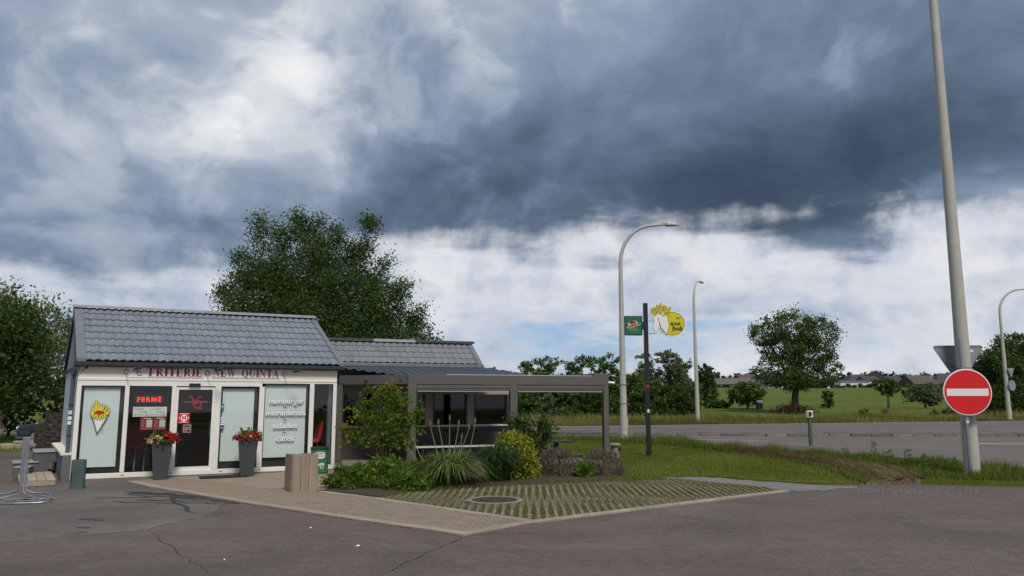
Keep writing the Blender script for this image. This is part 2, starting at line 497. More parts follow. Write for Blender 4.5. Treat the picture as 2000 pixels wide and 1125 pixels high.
def asphalt(name, dark, mid, light, warm):
    m = M(name); p = m.wpos()
    base = m.ramp(m.noise(p, .35, 7, .62, .4), [(.28, dark), (.5, mid), (.75, light)])
    st = m.mix(m.mr(m.noise(p, 1.1, 8, .7, .8), .5, .72, 0, .55), base, tuple(v * .70 for v in mid))
    agg = m.ramp(m.vor(p, 70, out='Color'), [(.0, (.55, .55, .55)), (.6, (1, 1, 1)), (.92, (1.25, 1.22, 1.18)), (1.0, (2.0, 1.95, 1.85))])
    c = m.mix(.75, st, agg, 'MULTIPLY')
    sm = m.mix(m.mr(m.noise(m.wpos((.4, .9, 1)), .8, 6, .6, .8), .5, .68, 0, .30), c, warm)
    gr = m.ramp(m.noise(p, 5.5, 8, .75), [(.3, (.80, .80, .80)), (.5, (1, 1, 1)), (.7, (1.22, 1.20, 1.17))])
    sm = m.mix(1.0, sm, gr, 'MULTIPLY')
    gr2 = m.ramp(m.noise(p, 26, 5, .8), [(.32, (.78, .78, .78)), (.5, (1, 1, 1)), (.68, (1.26, 1.24, 1.2))])
    sm = m.mix(.8, sm, gr2, 'MULTIPLY')
    tw = m.noise(m.wpos((.30, .55, 1)), .8, 6, .6, 1.5)
    sm = m.mix(m.mr(tw, .50, .64, 0, .32), sm, tuple(v * 1.3 for v in light))
    sm = m.mix(m.mr(m.noise(m.wpos((.22, .5, 1)), .5, 7, .68, 1.0), .50, .66, 0, .55), sm, tuple(v * .66 for v in dark))
    oil = m.math('MULTIPLY', m.mr(m.vor(p, .75), .02, .16, 1, 0), m.mr(m.noise(p, 2.5, 5, .7), .4, .6, 0, 1))
    sm = m.mix(m.math('MULTIPLY', oil, .55), sm, tuple(v * .45 for v in dark))
    # hairline cracks in the wearing course
    w = m.N.new('ShaderNodeMapping'); m.L.new(p, w.inputs[0])
    nd = m.N.new('ShaderNodeTexNoise'); nd.inputs['Scale'].default_value = 1.4; nd.inputs['Detail'].default_value = 5; m.L.new(p, nd.inputs['Vector'])
    va = m.N.new('ShaderNodeVectorMath'); va.operation = 'SCALE'; va.inputs['Scale'].default_value = .9; m.L.new(nd.outputs['Color'], va.inputs[0])
    vb = m.N.new('ShaderNodeVectorMath'); m.L.new(w.outputs[0], vb.inputs[0]); m.L.new(va.outputs[0], vb.inputs[1])
    cr = m.vor(vb.outputs[0], .23, 'DISTANCE_TO_EDGE')
    gate = m.mr(m.noise(p, .3, 3), .52, .60, 0, 1)
    crk = m.math('MULTIPLY', m.mr(cr, 0.0, .0035, 1, 0), gate)
    m.color(m.mix(m.math('MULTIPLY', crk, .38), sm, tuple(v * .3 for v in dark)))
    m.rough(m.mr(m.noise(p, 9, 4), .3, .7, .75, .95)); m.set('Specular IOR Level', .28)
    h = m.math('ADD', m.math('MULTIPLY', m.vor(p, 70), .6), m.math('MULTIPLY', m.noise(p, 3, 5), .8))
    m.bump(h, .35, .012)
    return m.m
ASPH = asphalt('asphalt_lot', (.094, .078, .068), (.114, .094, .082), (.134, .112, .098), (.112, .086, .070))
ASPH_OLD = asphalt('asphalt_old', (.112, .102, .096), (.134, .122, .115), (.154, .142, .134), (.12, .103, .093))
ROADM = asphalt('asphalt_road', (.115, .103, .096), (.134, .121, .113), (.152, .138, .130), (.12, .103, .094))

def sheet(name, poly, z, m, kind='structure', thick=.03, parent=None):
    o = MB().prism(poly, z - thick, z).build(name, m, parent)
    if not parent: tag(o, kind=kind)
    return o
lot = sheet('asphalt_forecourt', [(-45, -8), (45, -8), (45, 14.6), (10.26, 15.78), (8.6, 16.35), (8.5, 17.0), (6.9, 17.0), (4, 16.5), (-4, 22), (-9, 24.5), (-13, 26), (-45, 26.5)], 0.0, ASPH)
# older, greyer patch of asphalt in front of the shop
def wobble(poly, amp, n=6, seed=3):
    r = random.Random(seed); out = []
    for i in range(len(poly)):
        a, b = poly[i], poly[(i + 1) % len(poly)]
        for k in range(n):
            t = k / n; out.append((a[0] + (b[0] - a[0]) * t + r.uniform(-amp, amp), a[1] + (b[1] - a[1]) * t + r.uniform(-amp, amp)))
    return out
sheet('asphalt_patch', wobble([(-14, 15.4), (-10.2, 16.2), (-9.2, 16.6), (-8.1, 16.9), (-7.3, 15.75), (-6.1, 14.6), (-4.9, 13.4), (-4.6, 12.1), (-4.95, 10.7), (-6.3, 9.75), (-9.5, 9.3), (-14, 9.6)], .05), .004, ASPH_OLD, thick=.003)
# tar smears
TAR = pmat('tar', (.030, .030, .032), .55, .3, 9, bump=.2)
r_ = random.Random(5)
mb = MB()
def smear(pts, w):
    L_, Rr = [], []
    for i, p in enumerate(pts):
        a = Vector(pts[max(i - 1, 0)]); b = Vector(pts[min(i + 1, len(pts) - 1)]); d = (b - a).normalized(); s = Vector((-d.y, d.x))
        ww = w * r_.uniform(.4, 1.4) * (1 if 0 < i < len(pts) - 1 else .15)
        L_.append(tuple(Vector(p) + s * ww)); Rr.append(tuple(Vector(p) - s * ww))
    k = len(pts); z = .0065 + r_.uniform(0, .0012)
    mb.add([(q[0], q[1], z) for q in L_ + Rr], [(i, k + i, k + i + 1, i + 1) for i in range(k - 1)])
def wig(a, b, n=9, amp=.06):
    return [(a[0] + (b[0] - a[0]) * i / n + r_.uniform(-amp, amp), a[1] + (b[1] - a[1]) * i / n + r_.uniform(-amp, amp)) for i in range(n + 1)]
for a, b, w, am in (((-7.35, 14.9), (-5.25, 14.15), .12, .05), ((-7.0, 14.4), (-5.0, 13.75), .05, .08), ((-6.6, 14.75), (-5.6, 13.9), .07, .06),
                    ((-6.5, 13.75), (-4.9, 13.55), .045, .06), ((-6.2, 14.2), (-4.9, 12.2), .04, .05), ((-6.9, 13.55), (-5.6, 13.3), .028, .05),
                    ((-6.0, 14.4), (-4.6, 13.35), .10, .05), ((-7.5, 14.1), (-6.3, 14.0), .03, .03), ((-5.8, 13.5), (-4.75, 13.2), .05, .05),
                    ((-7.15, 14.7), (-6.2, 14.55), .16, .04)):
    smear(wig(a, b, amp=am), w)
for a, b in (((-6.35, 11.6), (-5.9, 11.5)), ((-6.0, 10.9), (-5.75, 10.85))): smear(wig(a, b, 4, .02), .05)
tag(mb.build('tar_seam', TAR), kind='structure')
# a long crack running out from the corner of the paving, and seams
CRK = pmat('crack', (.028, .025, .023), .9, .3, 20)
mb = MB()
smear(wig((-.62, 10.17), (-1.3, 8.1), 14, .03), .0045)
smear(wig((-4.9, 10.7), (-3.0, 8.0), 16, .04), .0035)
smear(wig((7.0, 15.2), (8.4, 12.5), 12, .05), .005)
tag(mb.build('asphalt_crack', CRK), kind='structure')

# main road
near = [(-60, 44), (-30, 40), (-10, 36.2), (1.78, 34.0), (4.2, 31.6), (6.2, 29.0), (7.85, 26.69), (9.6, 23.9), (10.92, 21.46), (11.5, 19.8), (11.84, 18.19), (12.6, 14.9)]
far = [(120, 84), (40.8, 62.07), (17.91, 54.55), (3.25, 49.56), (-20, 47), (-60, 52)]
sheet('road', near + [(30, 8), (140, 0)] + far, .012, ROADM)
PAINT = pmat('road_paint', (.62, .61, .58), .75, .12, 14, dirt=.75, dirtc=(.16, .15, .14))
def stripe(pts, w, name='road_marking', z=.017, m=PAINT):
    mb = MB(); L_, Rr = [], []
    for i, p in enumerate(pts):
        a = Vector(pts[max(i - 1, 0)][:2]); b = Vector(pts[min(i + 1, len(pts) - 1)][:2]); d = (b - a).normalized(); s = Vector((-d.y, d.x)) * (w / 2)
        L_.append(Vector(p[:2]) + s); Rr.append(Vector(p[:2]) - s)
    k = len(pts)
    mb.add([(q.x, q.y, z) for q in L_ + Rr], [(i, k + i, k + i + 1, i + 1) for i in range(k - 1)])
    return tag(mb.build(name, m), kind='structure')
def off(pts, d):
    out = []
    for i, p in enumerate(pts):
        a = Vector(pts[max(i - 1, 0)]); b = Vector(pts[min(i + 1, len(pts) - 1)]); t = (b - a).normalized(); out.append((p[0] - t.y * d, p[1] + t.x * d))
    return out
stripe(off(near[2:], .38), .16)
stripe([(-4, 35.4), (2.32, 35.35), (10.74, 32.79)], .14)
stripe([(17.8, 30.6), (22, 29.0), (40, 24)], .16)
stripe([(18.2, 30.7), (25, 31.4), (60, 36)], .16)
# broad gravelly shoulder line on the far side
stripe(off(far[::-1][1:], -.5), .15)

# kerbed traffic island in the road, kerb stones laid end to end
KERB = pmat('kerb_concrete', (.15, .135, .12), .9, .3, 3, bump=.4, rnd=.35, dirt=.85, dirtc=(.42, .40, .37))
isl = [(-14, 39.6), (2.04, 38.9), (11.9, 36.7), (23.5, 36.5), (60, 42)]
ISL = pmat('island_cobble', (.10, .085, .075), .9, .35, 4, bump=.6, bscale=9)
isl_o = sheet('traffic_island', off(isl, -.02) + off(isl, 1.25)[::-1], .085, ISL, thick=.09)
mk = MB().box(-.46, .46, -.11, .11, 0, .105)
kme = mk.mesh('kerb_stone', KERB)
def lay(path, step, fn):
    for i in range(len(path) - 1):
        a, b = Vector(path[i]), Vector(path[i + 1]); L_ = (b - a).length; n = int(L_ / step); ang = math.atan2((b - a).y, (b - a).x)
        for k in range(n): fn(a + (b - a) * ((k + .5) / n), ang)
def kerb_piece(p, ang):
    if not -4 < p.x < 34: return
    o = bpy.data.objects.new('kerb_stone', kme); link(o, isl_o); o.location = (p.x, p.y, .005); o.rotation_euler = (r_.uniform(-.02, .02), 0, ang + r_.uniform(-.02, .02))
    o.scale = (1, 1, r_.uniform(.7, 1.15))
lay(off(isl, -.13), .95, kerb_piece); lay(off(isl, 1.36), .95, kerb_piece)

# ================================================================== brick path and grass-grid paving
def clip_half(poly, a, b):
    """keep the part of poly left of a->b"""
    out = []; n = len(poly)
    f = lambda p: (b[0] - a[0]) * (p[1] - a[1]) - (b[1] - a[1]) * (p[0] - a[0])
    for i in range(n):
        p, q = poly[i], poly[(i + 1) % n]; fp, fq = f(p), f(q)
        if fp >= 0: out.append(p)
        if (fp >= 0) != (fq >= 0):
            t = fp / (fp - fq); out.append((p[0] + (q[0] - p[0]) * t, p[1] + (q[1] - p[1]) * t))
    return out
def segdist(p, a, b):
    ax, ay = a; bx, by = b; l2 = (bx - ax) ** 2 + (by - ay) ** 2
    t = max(0, min(1, ((p[0] - ax) * (bx - ax) + (p[1] - ay) * (by - ay)) / l2))
    return math.hypot(p[0] - ax - t * (bx - ax), p[1] - ay - t * (by - ay))
def clip_to(rect, poly, c, rad):
    """clip a small convex piece to the polygon (counter-clockwise) by the edges it can reach"""
    n = len(poly)
    for i in range(n):
        a, b = poly[i], poly[(i + 1) % n]
        if segdist(c, a, b) < rad: rect = clip_half(rect, a, b)
        if len(rect) < 3: return None
    return rect
def ccw(poly):
    a = sum(poly[i][0] * poly[(i + 1) % len(poly)][1] - poly[(i + 1) % len(poly)][0] * poly[i][1] for i in range(len(poly)))
    return poly if a > 0 else poly[::-1]
def parea(p): return abs(sum(p[i][0] * p[(i + 1) % len(p)][1] - p[(i + 1) % len(p)][0] * p[i][1] for i in range(len(p)))) / 2

path_out = [(-8.25, 16.85), (-8.01, 16.5), (-7.14, 15.62), (-5.54, 14.20), (-4.24, 13.08), (-2.76, 11.88), (-.6, 10.2), (.36, 11.26)]
path_in = [(-2.39, 13.75), (-3.62, 14.80), (-4.75, 15.35), (-6.55, 16.75), (-7.6, 17.25)]
PATH = ccw(path_out + path_in)
SAND = pmat('bedding_sand', (.13, .105, .08), .95, .3, 12, bump=.4)
path_o = sheet('brick_path', PATH, .006, SAND, thick=.01)
m = M('paver_brick'); p = m.wpos()
rc = m.ramp(m.rnd(), [(0, (.195, .156, .116)), (.35, (.238, .192, .144)), (.65, (.262, .214, .165)), (1, (.222, .186, .150))])
c = m.mix(m.mr(m.noise(p, 14, 6, .7), .35, .7, 0, .5), rc, (.17, .135, .11))
c = m.mix(m.mr(m.noise(p, .8, 6, .6), .5, .7, 0, .5), c, (.20, .17, .14))
m.color(c); m.set('Roughness', .88); m.set('Specular IOR Level', .2); m.bump(m.noise(p, 90, 4), .35, .006)
BRICK = m.m
ba = R(-7); bc, bs = math.cos(ba), math.sin(ba); BL, BW, JT = .21, .105, .007
bricks = []
for j in range(-100, 120):
    for i in range(-60, 60):
        u, v = i * BL + (.5 * BL if j % 2 else 0) - 3, j * BW + 13
        cx, cy = u * bc - v * bs, u * bs + v * bc
        if not (-9 < cx < 1 and 9.8 < cy < 18): continue
        near_in = inpoly([cx], [cy], PATH)[0]
        q = [(-BL / 2 + JT / 2, -BW / 2 + JT / 2), (BL / 2 - JT / 2, -BW / 2 + JT / 2), (BL / 2 - JT / 2, BW / 2 - JT / 2), (-BL / 2 + JT / 2, BW / 2 - JT / 2)]
        w = [(cx + a * bc - b * bs, cy + a * bs + b * bc) for a, b in q]
        full = inpoly([t[0] for t in w], [t[1] for t in w], PATH).all()
        if full: bricks.append((cx, cy, None))
        elif near_in:
            k = clip_to(w, PATH, (cx, cy), .16)
            if k and parea(k) > .003: bricks.append((cx, cy, k))
bricks.sort(key=lambda t: math.hypot(t[0], t[1]))
def brick_mesh():
    a, b, h, ch = BL / 2 - JT / 2, BW / 2 - JT / 2, .02, .004
    mb = MB()
    mb.add([(-a, -b, 0), (a, -b, 0), (a, b, 0), (-a, b, 0), (-a, -b, h - ch), (a, -b, h - ch), (a, b, h - ch), (-a, b, h - ch),
            (-a + ch, -b + ch, h), (a - ch, -b + ch, h), (a - ch, b - ch, h), (-a + ch, b - ch, h)],
           [(8, 9, 10, 11)] + [(i, (i + 1) % 4, 4 + (i + 1) % 4, 4 + i) for i in range(4)] + [(4 + i, 4 + (i + 1) % 4, 8 + (i + 1) % 4, 8 + i) for i in range(4)])
    return mb
bme = brick_mesh().mesh('brick', BRICK); rest = MB(); rb = random.Random(3); bmv = brick_mesh()
for idx, (cx, cy, k) in enumerate(bricks):
    dz = rb.uniform(0, .0035)
    if k:
        if idx < 300:
            o = MB().prism(k, .006, .019 + dz).build('brick', BRICK, path_o)
        else: rest.prism(k, .006, .019 + dz)
    elif idx < 300:
        o = bpy.data.objects.new('brick', bme); link(o, path_o); o.location = (cx, cy, dz); o.rotation_euler = (rb.uniform(-.01, .01), rb.uniform(-.01, .01), ba + rb.uniform(-.012, .012))
    else:
        rest.add([(cx + x * bc - y * bs, cy + x * bs + y * bc, z + dz) for x, y, z in bmv.v], bmv.f)
tag(rest.build('brick_field', BRICK, path_o), kind='stuff')
# edging bands of concrete round path and paving
EDGE = pmat('edging_concrete', (.285, .245, .195), .88, .2, 5, bump=.4, rnd=.12, dirt=.5, dirtc=(.16, .14, .11))
edge_o = empty('paving_edging', (0, 0, 0)); edge_o['kind'] = 'structure'
def edging(path, side=.11, w=.17, step=1.0, top=.03):
    path = off(path, side)
    def piece(pp, ang):
        o = MB().box(-step_ / 2 + .004, step_ / 2 - .004, -w / 2, w / 2, -.02, top + rb.uniform(-.003, .003)).build('edging_stone', EDGE, edge_o, bevel=.006)
        o.location = (pp.x, pp.y, 0); o.rotation_euler = (0, 0, ang + rb.uniform(-.006, .006))
    for i in range(len(path) - 1):
        a, b = Vector(path[i]), Vector(path[i + 1]); n = max(1, round((b - a).length / step)); step_ = (b - a).length / n
        ang = math.atan2((b - a).y, (b - a).x)
        for k in range(n): piece(a + (b - a) * ((k + .5) / n), ang)
edging(path_out[1:7], .09)
edging([(-.62, 10.18), (.36, 11.26), (5.26, 14.95)], .09, w=.15)
edging([(.30, 11.33), (-2.39, 13.82), (-3.62, 14.88)], -.02, w=.15, top=.026)

# grass-grid paving: concrete lattice blocks with turf in the openings
GP = ccw([(.42, 11.40), (5.05, 14.90), (5.0, 15.6), (4.3, 16.4), (3.6, 17.2), (2.4, 17.05), (.2, 16.15), (-1.1, 15.5), (-2.2, 14.7), (-2.45, 13.95)])
m = M('turf_soil'); p = m.wpos()
m.color(m.ramp(m.noise(p, 2.2, 8, .7), [(.3, (.065, .068, .022)), (.5, (.095, .100, .030)), (.68, (.14, .12, .06))])); m.set('Roughness', .95)
m.bump(m.noise(p, 40, 5, .7), .7, .02)
SOIL = m.m
gp_o = sheet('grass_grid_paving', GP, .008, SOIL, thick=.01)
CONC = pmat('grid_concrete', (.180, .168, .128), .92, .25, 7, bump=.5, rnd=.16, dirt=.7, dirtc=(.100, .105, .05))
PX, PY, NX, NY = .135, .10, 4, 4
ga = R(-2.8); gc, gs = math.cos(ga), math.sin(ga); MAN = (-.30, 13.62)
def grid_rects():
    out = []
    for i in range(NX): out.append((i * PX + .002, i * PX + .047, .003, NY * PY - .003, .024))
    for j in range(NY):
        for i in range(NX): out.append((i * PX + .052, (i + 1) * PX + .002, j * PY + .004, j * PY + .024, .017))
    return out
RECTS = grid_rects()
def rect_mb(mb, q, z1):
    n = len(q); mb.add([(x, y, .006) for x, y in q] + [(x, y, z1) for x, y in q], [tuple(range(n, 2 * n))] + [(i, (i + 1) % n, n + (i + 1) % n, n + i) for i in range(n)])
mb = MB()
for x0, x1, y0, y1, z1 in RECTS: rect_mb(mb, [(x0, y0), (x1, y0), (x1, y1), (x0, y1)], z1)
gme = mb.mesh('grid_block', CONC)
holes = []
for jj in range(0, 18):
    for ii in range(-12, 14):
        bx, by = ii * NX * PX + .1, 10.8 + jj * NY * PY
        tr = lambda x, y: (bx * 1 + (x * gc - y * gs) + by * 0 - gs * 0, by + x * gs + y * gc)
        corners = [tr(0, 0), tr(NX * PX, 0), tr(NX * PX, NY * PY), tr(0, NY * PY)]
        ins = inpoly([c[0] for c in corners], [c[1] for c in corners], GP)
        cc = tr(NX * PX / 2, NY * PY / 2)
        man = min(math.hypot(c[0] - MAN[0], c[1] - MAN[1]) for c in corners + [cc]) < .75
        if not ins.any(): continue
        if ins.all() and not man:
            o = bpy.data.objects.new('grid_block', gme); link(o, gp_o); o.location = (bx, by, rb.uniform(-.004, .004)); o.rotation_euler = (rb.uniform(-.006, .006), rb.uniform(-.006, .006), ga)
        else:
            mb = MB()
            for x0, x1, y0, y1, z1 in RECTS:
                q = [tr(x0, y0), tr(x1, y0), tr(x1, y1), tr(x0, y1)]; c0 = tr((x0 + x1) / 2, (y0 + y1) / 2)
                if math.hypot(c0[0] - MAN[0], c0[1] - MAN[1]) < .55: continue
                iq = inpoly([c[0] for c in q], [c[1] for c in q], GP)
                if not iq.any(): continue
                if not iq.all(): q = clip_to(q, GP, c0, .3)
                if q and len(q) > 2 and parea(q) > .0002: rect_mb(mb, q, z1)
            if mb.v: mb.build('grid_block', CONC, gp_o)
# turf in the openings
rg = np.random.default_rng(11)
x, y = scatter(GP, 80000, rg)
nz = np.sin(x * 2.1 + 1.3) * np.sin(y * 2.7) + .6 * np.sin(x * 5.3 + y * 3.1)
k = (np.mod((x * gc + y * gs) - .1 + .05, PX) > .055) & (rg.uniform(-1.2, 1.6, len(x)) < nz + 1.3) & (np.hypot(x - MAN[0], y - MAN[1]) > .55)
x, y, nz = x[k], y[k], nz[k]
GRASS_TURF = leafmat('turf_grass', (.075, .088, .016), (.150, .158, .034), .3, .8, (.20, .165, .07))
vv, kk = blades(np.stack([x, y, np.full(len(x), .008)], 1), .034, .011, .6, rg)
o = bpy.data.objects.new('paver_grass', npmesh('paver_grass', vv, kk, GRASS_TURF, rg.uniform(0, 1, len(x)))); link(o, gp_o); o['kind'] = 'stuff'
# moss fringe where the paving meets the bed
x, y = scatter([(-2.3, 14.0), (-1.6, 14.9), (-.2, 15.7), (1.6, 16.4), (3.3, 16.9), (3.4, 17.35), (1.3, 17.1), (-.6, 16.3), (-2.0, 15.3), (-2.8, 14.4)], 9000, rg)
vv, kk = blades(np.stack([x, y, np.full(len(x), .01)], 1), .05, .012, .5, rg)
tag(link(bpy.data.objects.new('moss_fringe', npmesh('moss_fringe', vv, kk, GRASS_TURF, rg.uniform(.2, 1, len(x))))), 'mossy turf fringe along the planting bed', 'grass', kind='stuff')
# manhole
IRON = pmat('cast_iron', (.060, .045, .040), .75, .35, 14, metal=.3, bump=.6, bscale=55)
mh = empty('manhole_cover', (MAN[0], MAN[1], 0), 0, 'round rusty iron manhole cover set in the grass grid paving', 'manhole cover')
MB().lathe([(.50, .004), (.50, .028), (.40, .030), (.395, .014)], 36).build('collar', CONC, mh)
MB().lathe([(.385, .010), (.385, .030), (.355, .034), (.35, .030), (0.02, .030)], 36).build('lid', IRON, mh)
mb = MB()
for i in range(-5, 6):
    for j in range(-5, 6):
        if math.hypot(i, j) < 5.2: mb.box(i * .06 - .018, i * .06 + .018, j * .06 - .018, j * .06 + .018, .030, .036)
tr_o = mb.build('tread', IRON, mh); tr_o['kind'] = 'stuff'

# concrete apron at the doors
APRON = pmat('apron_concrete', (.250, .205, .160), .9, .16, 2.2, bump=.3, bscale=90, dirt=.5, dirtc=(.165, .14, .115))
sheet('door_apron', [(-7.6, 17.20), (-6.55, 16.72), (-4.78, 15.35), (-3.75, 15.05), (-3.45, 15.55), (-4.2, 19.15), (-4.3, 19.25), (-8.1, 17.32)], .022, APRON)
# bed and terrace
m = M('bed_soil'); p = m.wpos()
m.color(m.ramp(m.noise(p, 5, 7, .7), [(.3, (.028, .021, .015)), (.7, (.075, .055, .038))])); m.set('Roughness', .95); m.bump(m.noise(p, 30, 5, .7), .9, .03)
BED = m.m
bed = MB(); g = 24
BEDP = [(-3.6, 14.95), (-2.35, 14.0), (-1.9, 15.0), (-.2, 15.9), (1.6, 16.7), (2.55, 17.25), (2.65, 18.6), (2.4, 21), (-2.6, 19.6), (-4.2, 19.2), (-3.5, 15.6)]
MB().prism(BEDP, -.02, .05).build('planting_bed', BED, bevel=.03)['kind'] = 'structure'
SLAB = pmat('terrace_slab', (.20, .18, .155), .9, .2, 3, bump=.3)
sheet('terrace_slab', [(-4.3, 19.3), (-2.57, 19.7), (2.75, 21.5), (0.3, 24.1), (-5.4, 21.6)], .06, SLAB, thick=.1)
# gravel fan beside the lawn
m = M('gravel'); p = m.wpos()
m.color(m.ramp(m.vor(p, 38, out='Color'), [(.0, (.080, .076, .075)), (.5, (.128, .122, .122)), (1, (.20, .195, .195))])); m.set('Roughness', .9); m.bump(m.vor(p, 38), .8, .02)
GRAV = m.m
gpoly = wobble([(3.3, 17.50), (4.3, 17.6), (5.2, 16.8), (6.2, 16.0), (6.9, 15.7), (5.9, 15.05), (5.2, 15.0), (5.0, 15.75), (4.25, 16.45)], .11, 7, 9)
grav_o = sheet('gravel_patch', gpoly, .012, GRAV, thick=.012)
x, y = scatter(gpoly, 3500, rg); mbv = []
x2 = rg.normal(7.6, 1.1, 260); y2 = rg.normal(15.1, .4, 260); kq = (y2 < 15.7) & (x2 > 5.5)
x = np.concatenate([x, x2[kq]]); y = np.concatenate([y, y2[kq]])
s = rg.uniform(.008, .022, len(x)); zz = np.where(inpoly(x, y, gpoly), .012, .001)
P0 = np.stack([x, y, zz], 1); st = []
for a in range(4):
    q = 2 * math.pi * a / 4 + .4; q2 = 2 * math.pi * (a + 1) / 4 + .4
    A_ = P0 + np.stack([s * math.cos(q), s * math.sin(q), 0 * s], 1); B_ = P0 + np.stack([s * math.cos(q2), s * math.sin(q2), 0 * s], 1); T_ = P0 + np.stack([s * .2, s * .1, s * .8], 1)
    st.append(np.stack([A_, B_, T_], 1))
vv = np.concatenate(st, 0).reshape(-1, 3)
STONE = pmat('gravel_stone', (.17, .17, .175), .85, .3, 60)
o = bpy.data.objects.new('gravel_chippings', npmesh('gravel_chippings', vv, 3, STONE)); link(o, grav_o); o['kind'] = 'stuff'

# ================================================================== lawn, ditch bank, verge
m = M('lawn_ground'); p = m.wpos()
c = m.ramp(m.noise(p, .55, 7, .65), [(.3, (.072, .100, .014)), (.5, (.100, .130, .020)), (.7, (.140, .152, .036))])
c = m.mix(m.mr(m.noise(m.wpos((.5, 2.2, 1)), 1.4, 6, .6), .5, .72, 0, .5), c, (.13, .135, .045))
m.color(c); m.set('Roughness', .95); m.set('Specular IOR Level', .1); m.bump(m.noise(p, 22, 6, .75), .9, .05)
LAWN = m.m
LAWNP = [(1.9, 17.0), (2.9, 17.05), (3.5, 17.55), (4.4, 17.8), (5.3, 17.0), (6.25, 16.2), (7.15, 16.2), (7.65, 18.9), (7.7, 20.9), (7.40, 22.9), (7.05, 24.8), (6.0, 28.6), (4.0, 31.4), (1.7, 33.7), (-6, 35.2), (-6, 24), (.2, 24), (2.6, 21.3)]
sheet('lawn', LAWNP, .03, LAWN, thick=.06)
GL = leafmat('lawn_blades', (.080, .108, .012), (.155, .185, .026), .3, .75, (.22, .19, .075))
x, y = scatter(LAWNP[:14] + [(-1, 33), (2.6, 21.3), (2.9, 19)], 46000, rg)
vv, kk = blades(np.stack([x, y, np.full(len(x), .025)], 1), .06, .016, .6, rg)
tag(link(bpy.data.objects.new('lawn_grass', npmesh('lawn_grass', vv, kk, GL, np.clip(.5 + .25 * np.sin(x * 1.3) * np.sin(y * .9) + rg.normal(0, .22, len(x)), 0, 1)))), 'short mown lawn grass beside the gravel', 'grass', kind='stuff')
# ditch bank
lowl = [(6.9, 25.6), (7.11, 24.76), (7.47, 22.89), (7.79, 20.97), (7.77, 18.94), (7.55, 17.4), (7.29, 16.2)]
upl = [(7.15, 26.3), (7.45, 25.5), (8.05, 24.0), (8.60, 21.46), (8.95, 19.48), (8.85, 17.8), (8.45, 16.3)]
m = M('dry_bank'); p = m.wpos()
m.color(m.ramp(m.noise(p, 6, 8, .75, .5), [(.3, (.065, .046, .028)), (.5, (.16, .118, .070)), (.7, (.27, .21, .13))])); m.set('Roughness', .95); m.bump(m.noise(p, 14, 6, .75), 1.0, .08)
BANK = m.m
mb = MB(); NS, NC = 60, 8; rr = random.Random(8)
def lerp_path(path, t):
    f = t * (len(path) - 1); i = min(int(f), len(path) - 2); q = f - i; return (path[i][0] + (path[i + 1][0] - path[i][0]) * q, path[i][1] + (path[i + 1][1] - path[i][1]) * q)
for i in range(NS + 1):
    a, b = lerp_path(lowl, i / NS), lerp_path(upl, i / NS); taper = min(1, i / 14) * min(1, (NS - i) / 16)
    for j in range(NC + 1):
        t = j / NC; h = -.16 * taper * math.sin(min(1, t * 1.7) * math.pi) + (.03 + .10 * t) + rr.uniform(-.035, .035) * (0 < j < NC)
        if j == 0: h = .03
        mb.v.append((a[0] + (b[0] - a[0]) * t, a[1] + (b[1] - a[1]) * t, h))
for i in range(NS):
    for j in range(NC):
        q = i * (NC + 1) + j; mb.f.append((q, q + 1, q + NC + 2, q + NC + 1))
b0 = NS * (NC + 1); nb = len(mb.v)
for j in range(NC + 1): mb.v.append((mb.v[b0 + j][0], mb.v[b0 + j][1] - .04, -.05))
for j in range(NC): mb.f.append((b0 + j, b0 + j + 1, nb + j + 1, nb + j)[::-1])
tag(mb.build('ditch_bank', BANK, smooth=True), kind='structure')
HAY = leafmat('hay', (.12, .085, .045), (.27, .21, .12), .15, .85, (.36, .30, .18))
t = rg.uniform(.08, 1, 16000); w = rg.uniform(.30, 1.15, 16000)
lo_ = np.array([lerp_path(lowl, q) for q in t]); up_ = np.array([lerp_path(upl, q) for q in t])
xy = lo_ + (up_ - lo_) * w[:, None]; z = -.13 * np.sin(np.minimum(1, w * 1.7) * math.pi) + .02 + .10 * np.minimum(w, 1)
hd = np.arctan2((lo_ - up_)[:, 1], (lo_ - up_)[:, 0]) + rg.normal(0, .7, len(t))
vv, kk = blades(np.concatenate([xy, z[:, None]], 1), .10, .018, 2.2, rg, dirs=hd)
tag(link(bpy.data.objects.new('cut_hay', npmesh('cut_hay', vv, kk, HAY, rg.uniform(0, 1, len(t))))), 'dry cut hay lying on the ditch bank', 'hay', kind='stuff')
t = rg.uniform(0, 1, 5200); w = np.where(rg.uniform(0, 1, 5200) < .45, rg.uniform(-.1, .35, 5200), rg.uniform(.75, 1.1, 5200))
lo_ = np.array([lerp_path(lowl, q) for q in t]); up_ = np.array([lerp_path(upl, q) for q in t]); xy = lo_ + (up_ - lo_) * w[:, None]
vv, kk = blades(np.concatenate([xy, (-.06 * np.sin(np.clip(w * 1.7, 0, 1) * math.pi) + .02 + .08 * np.clip(w, 0, 1))[:, None]], 1), .13, .018, .6, rg)
GBK = leafmat('bank_grass', (.058, .092, .010), (.130, .160, .024), .35, .7, (.28, .23, .10))
tag(link(bpy.data.objects.new('bank_grass', npmesh('bank_grass', vv, kk, GBK, rg.uniform(0, 1, len(t))))), 'green tufts along the ditch edges', 'grass', kind='stuff')
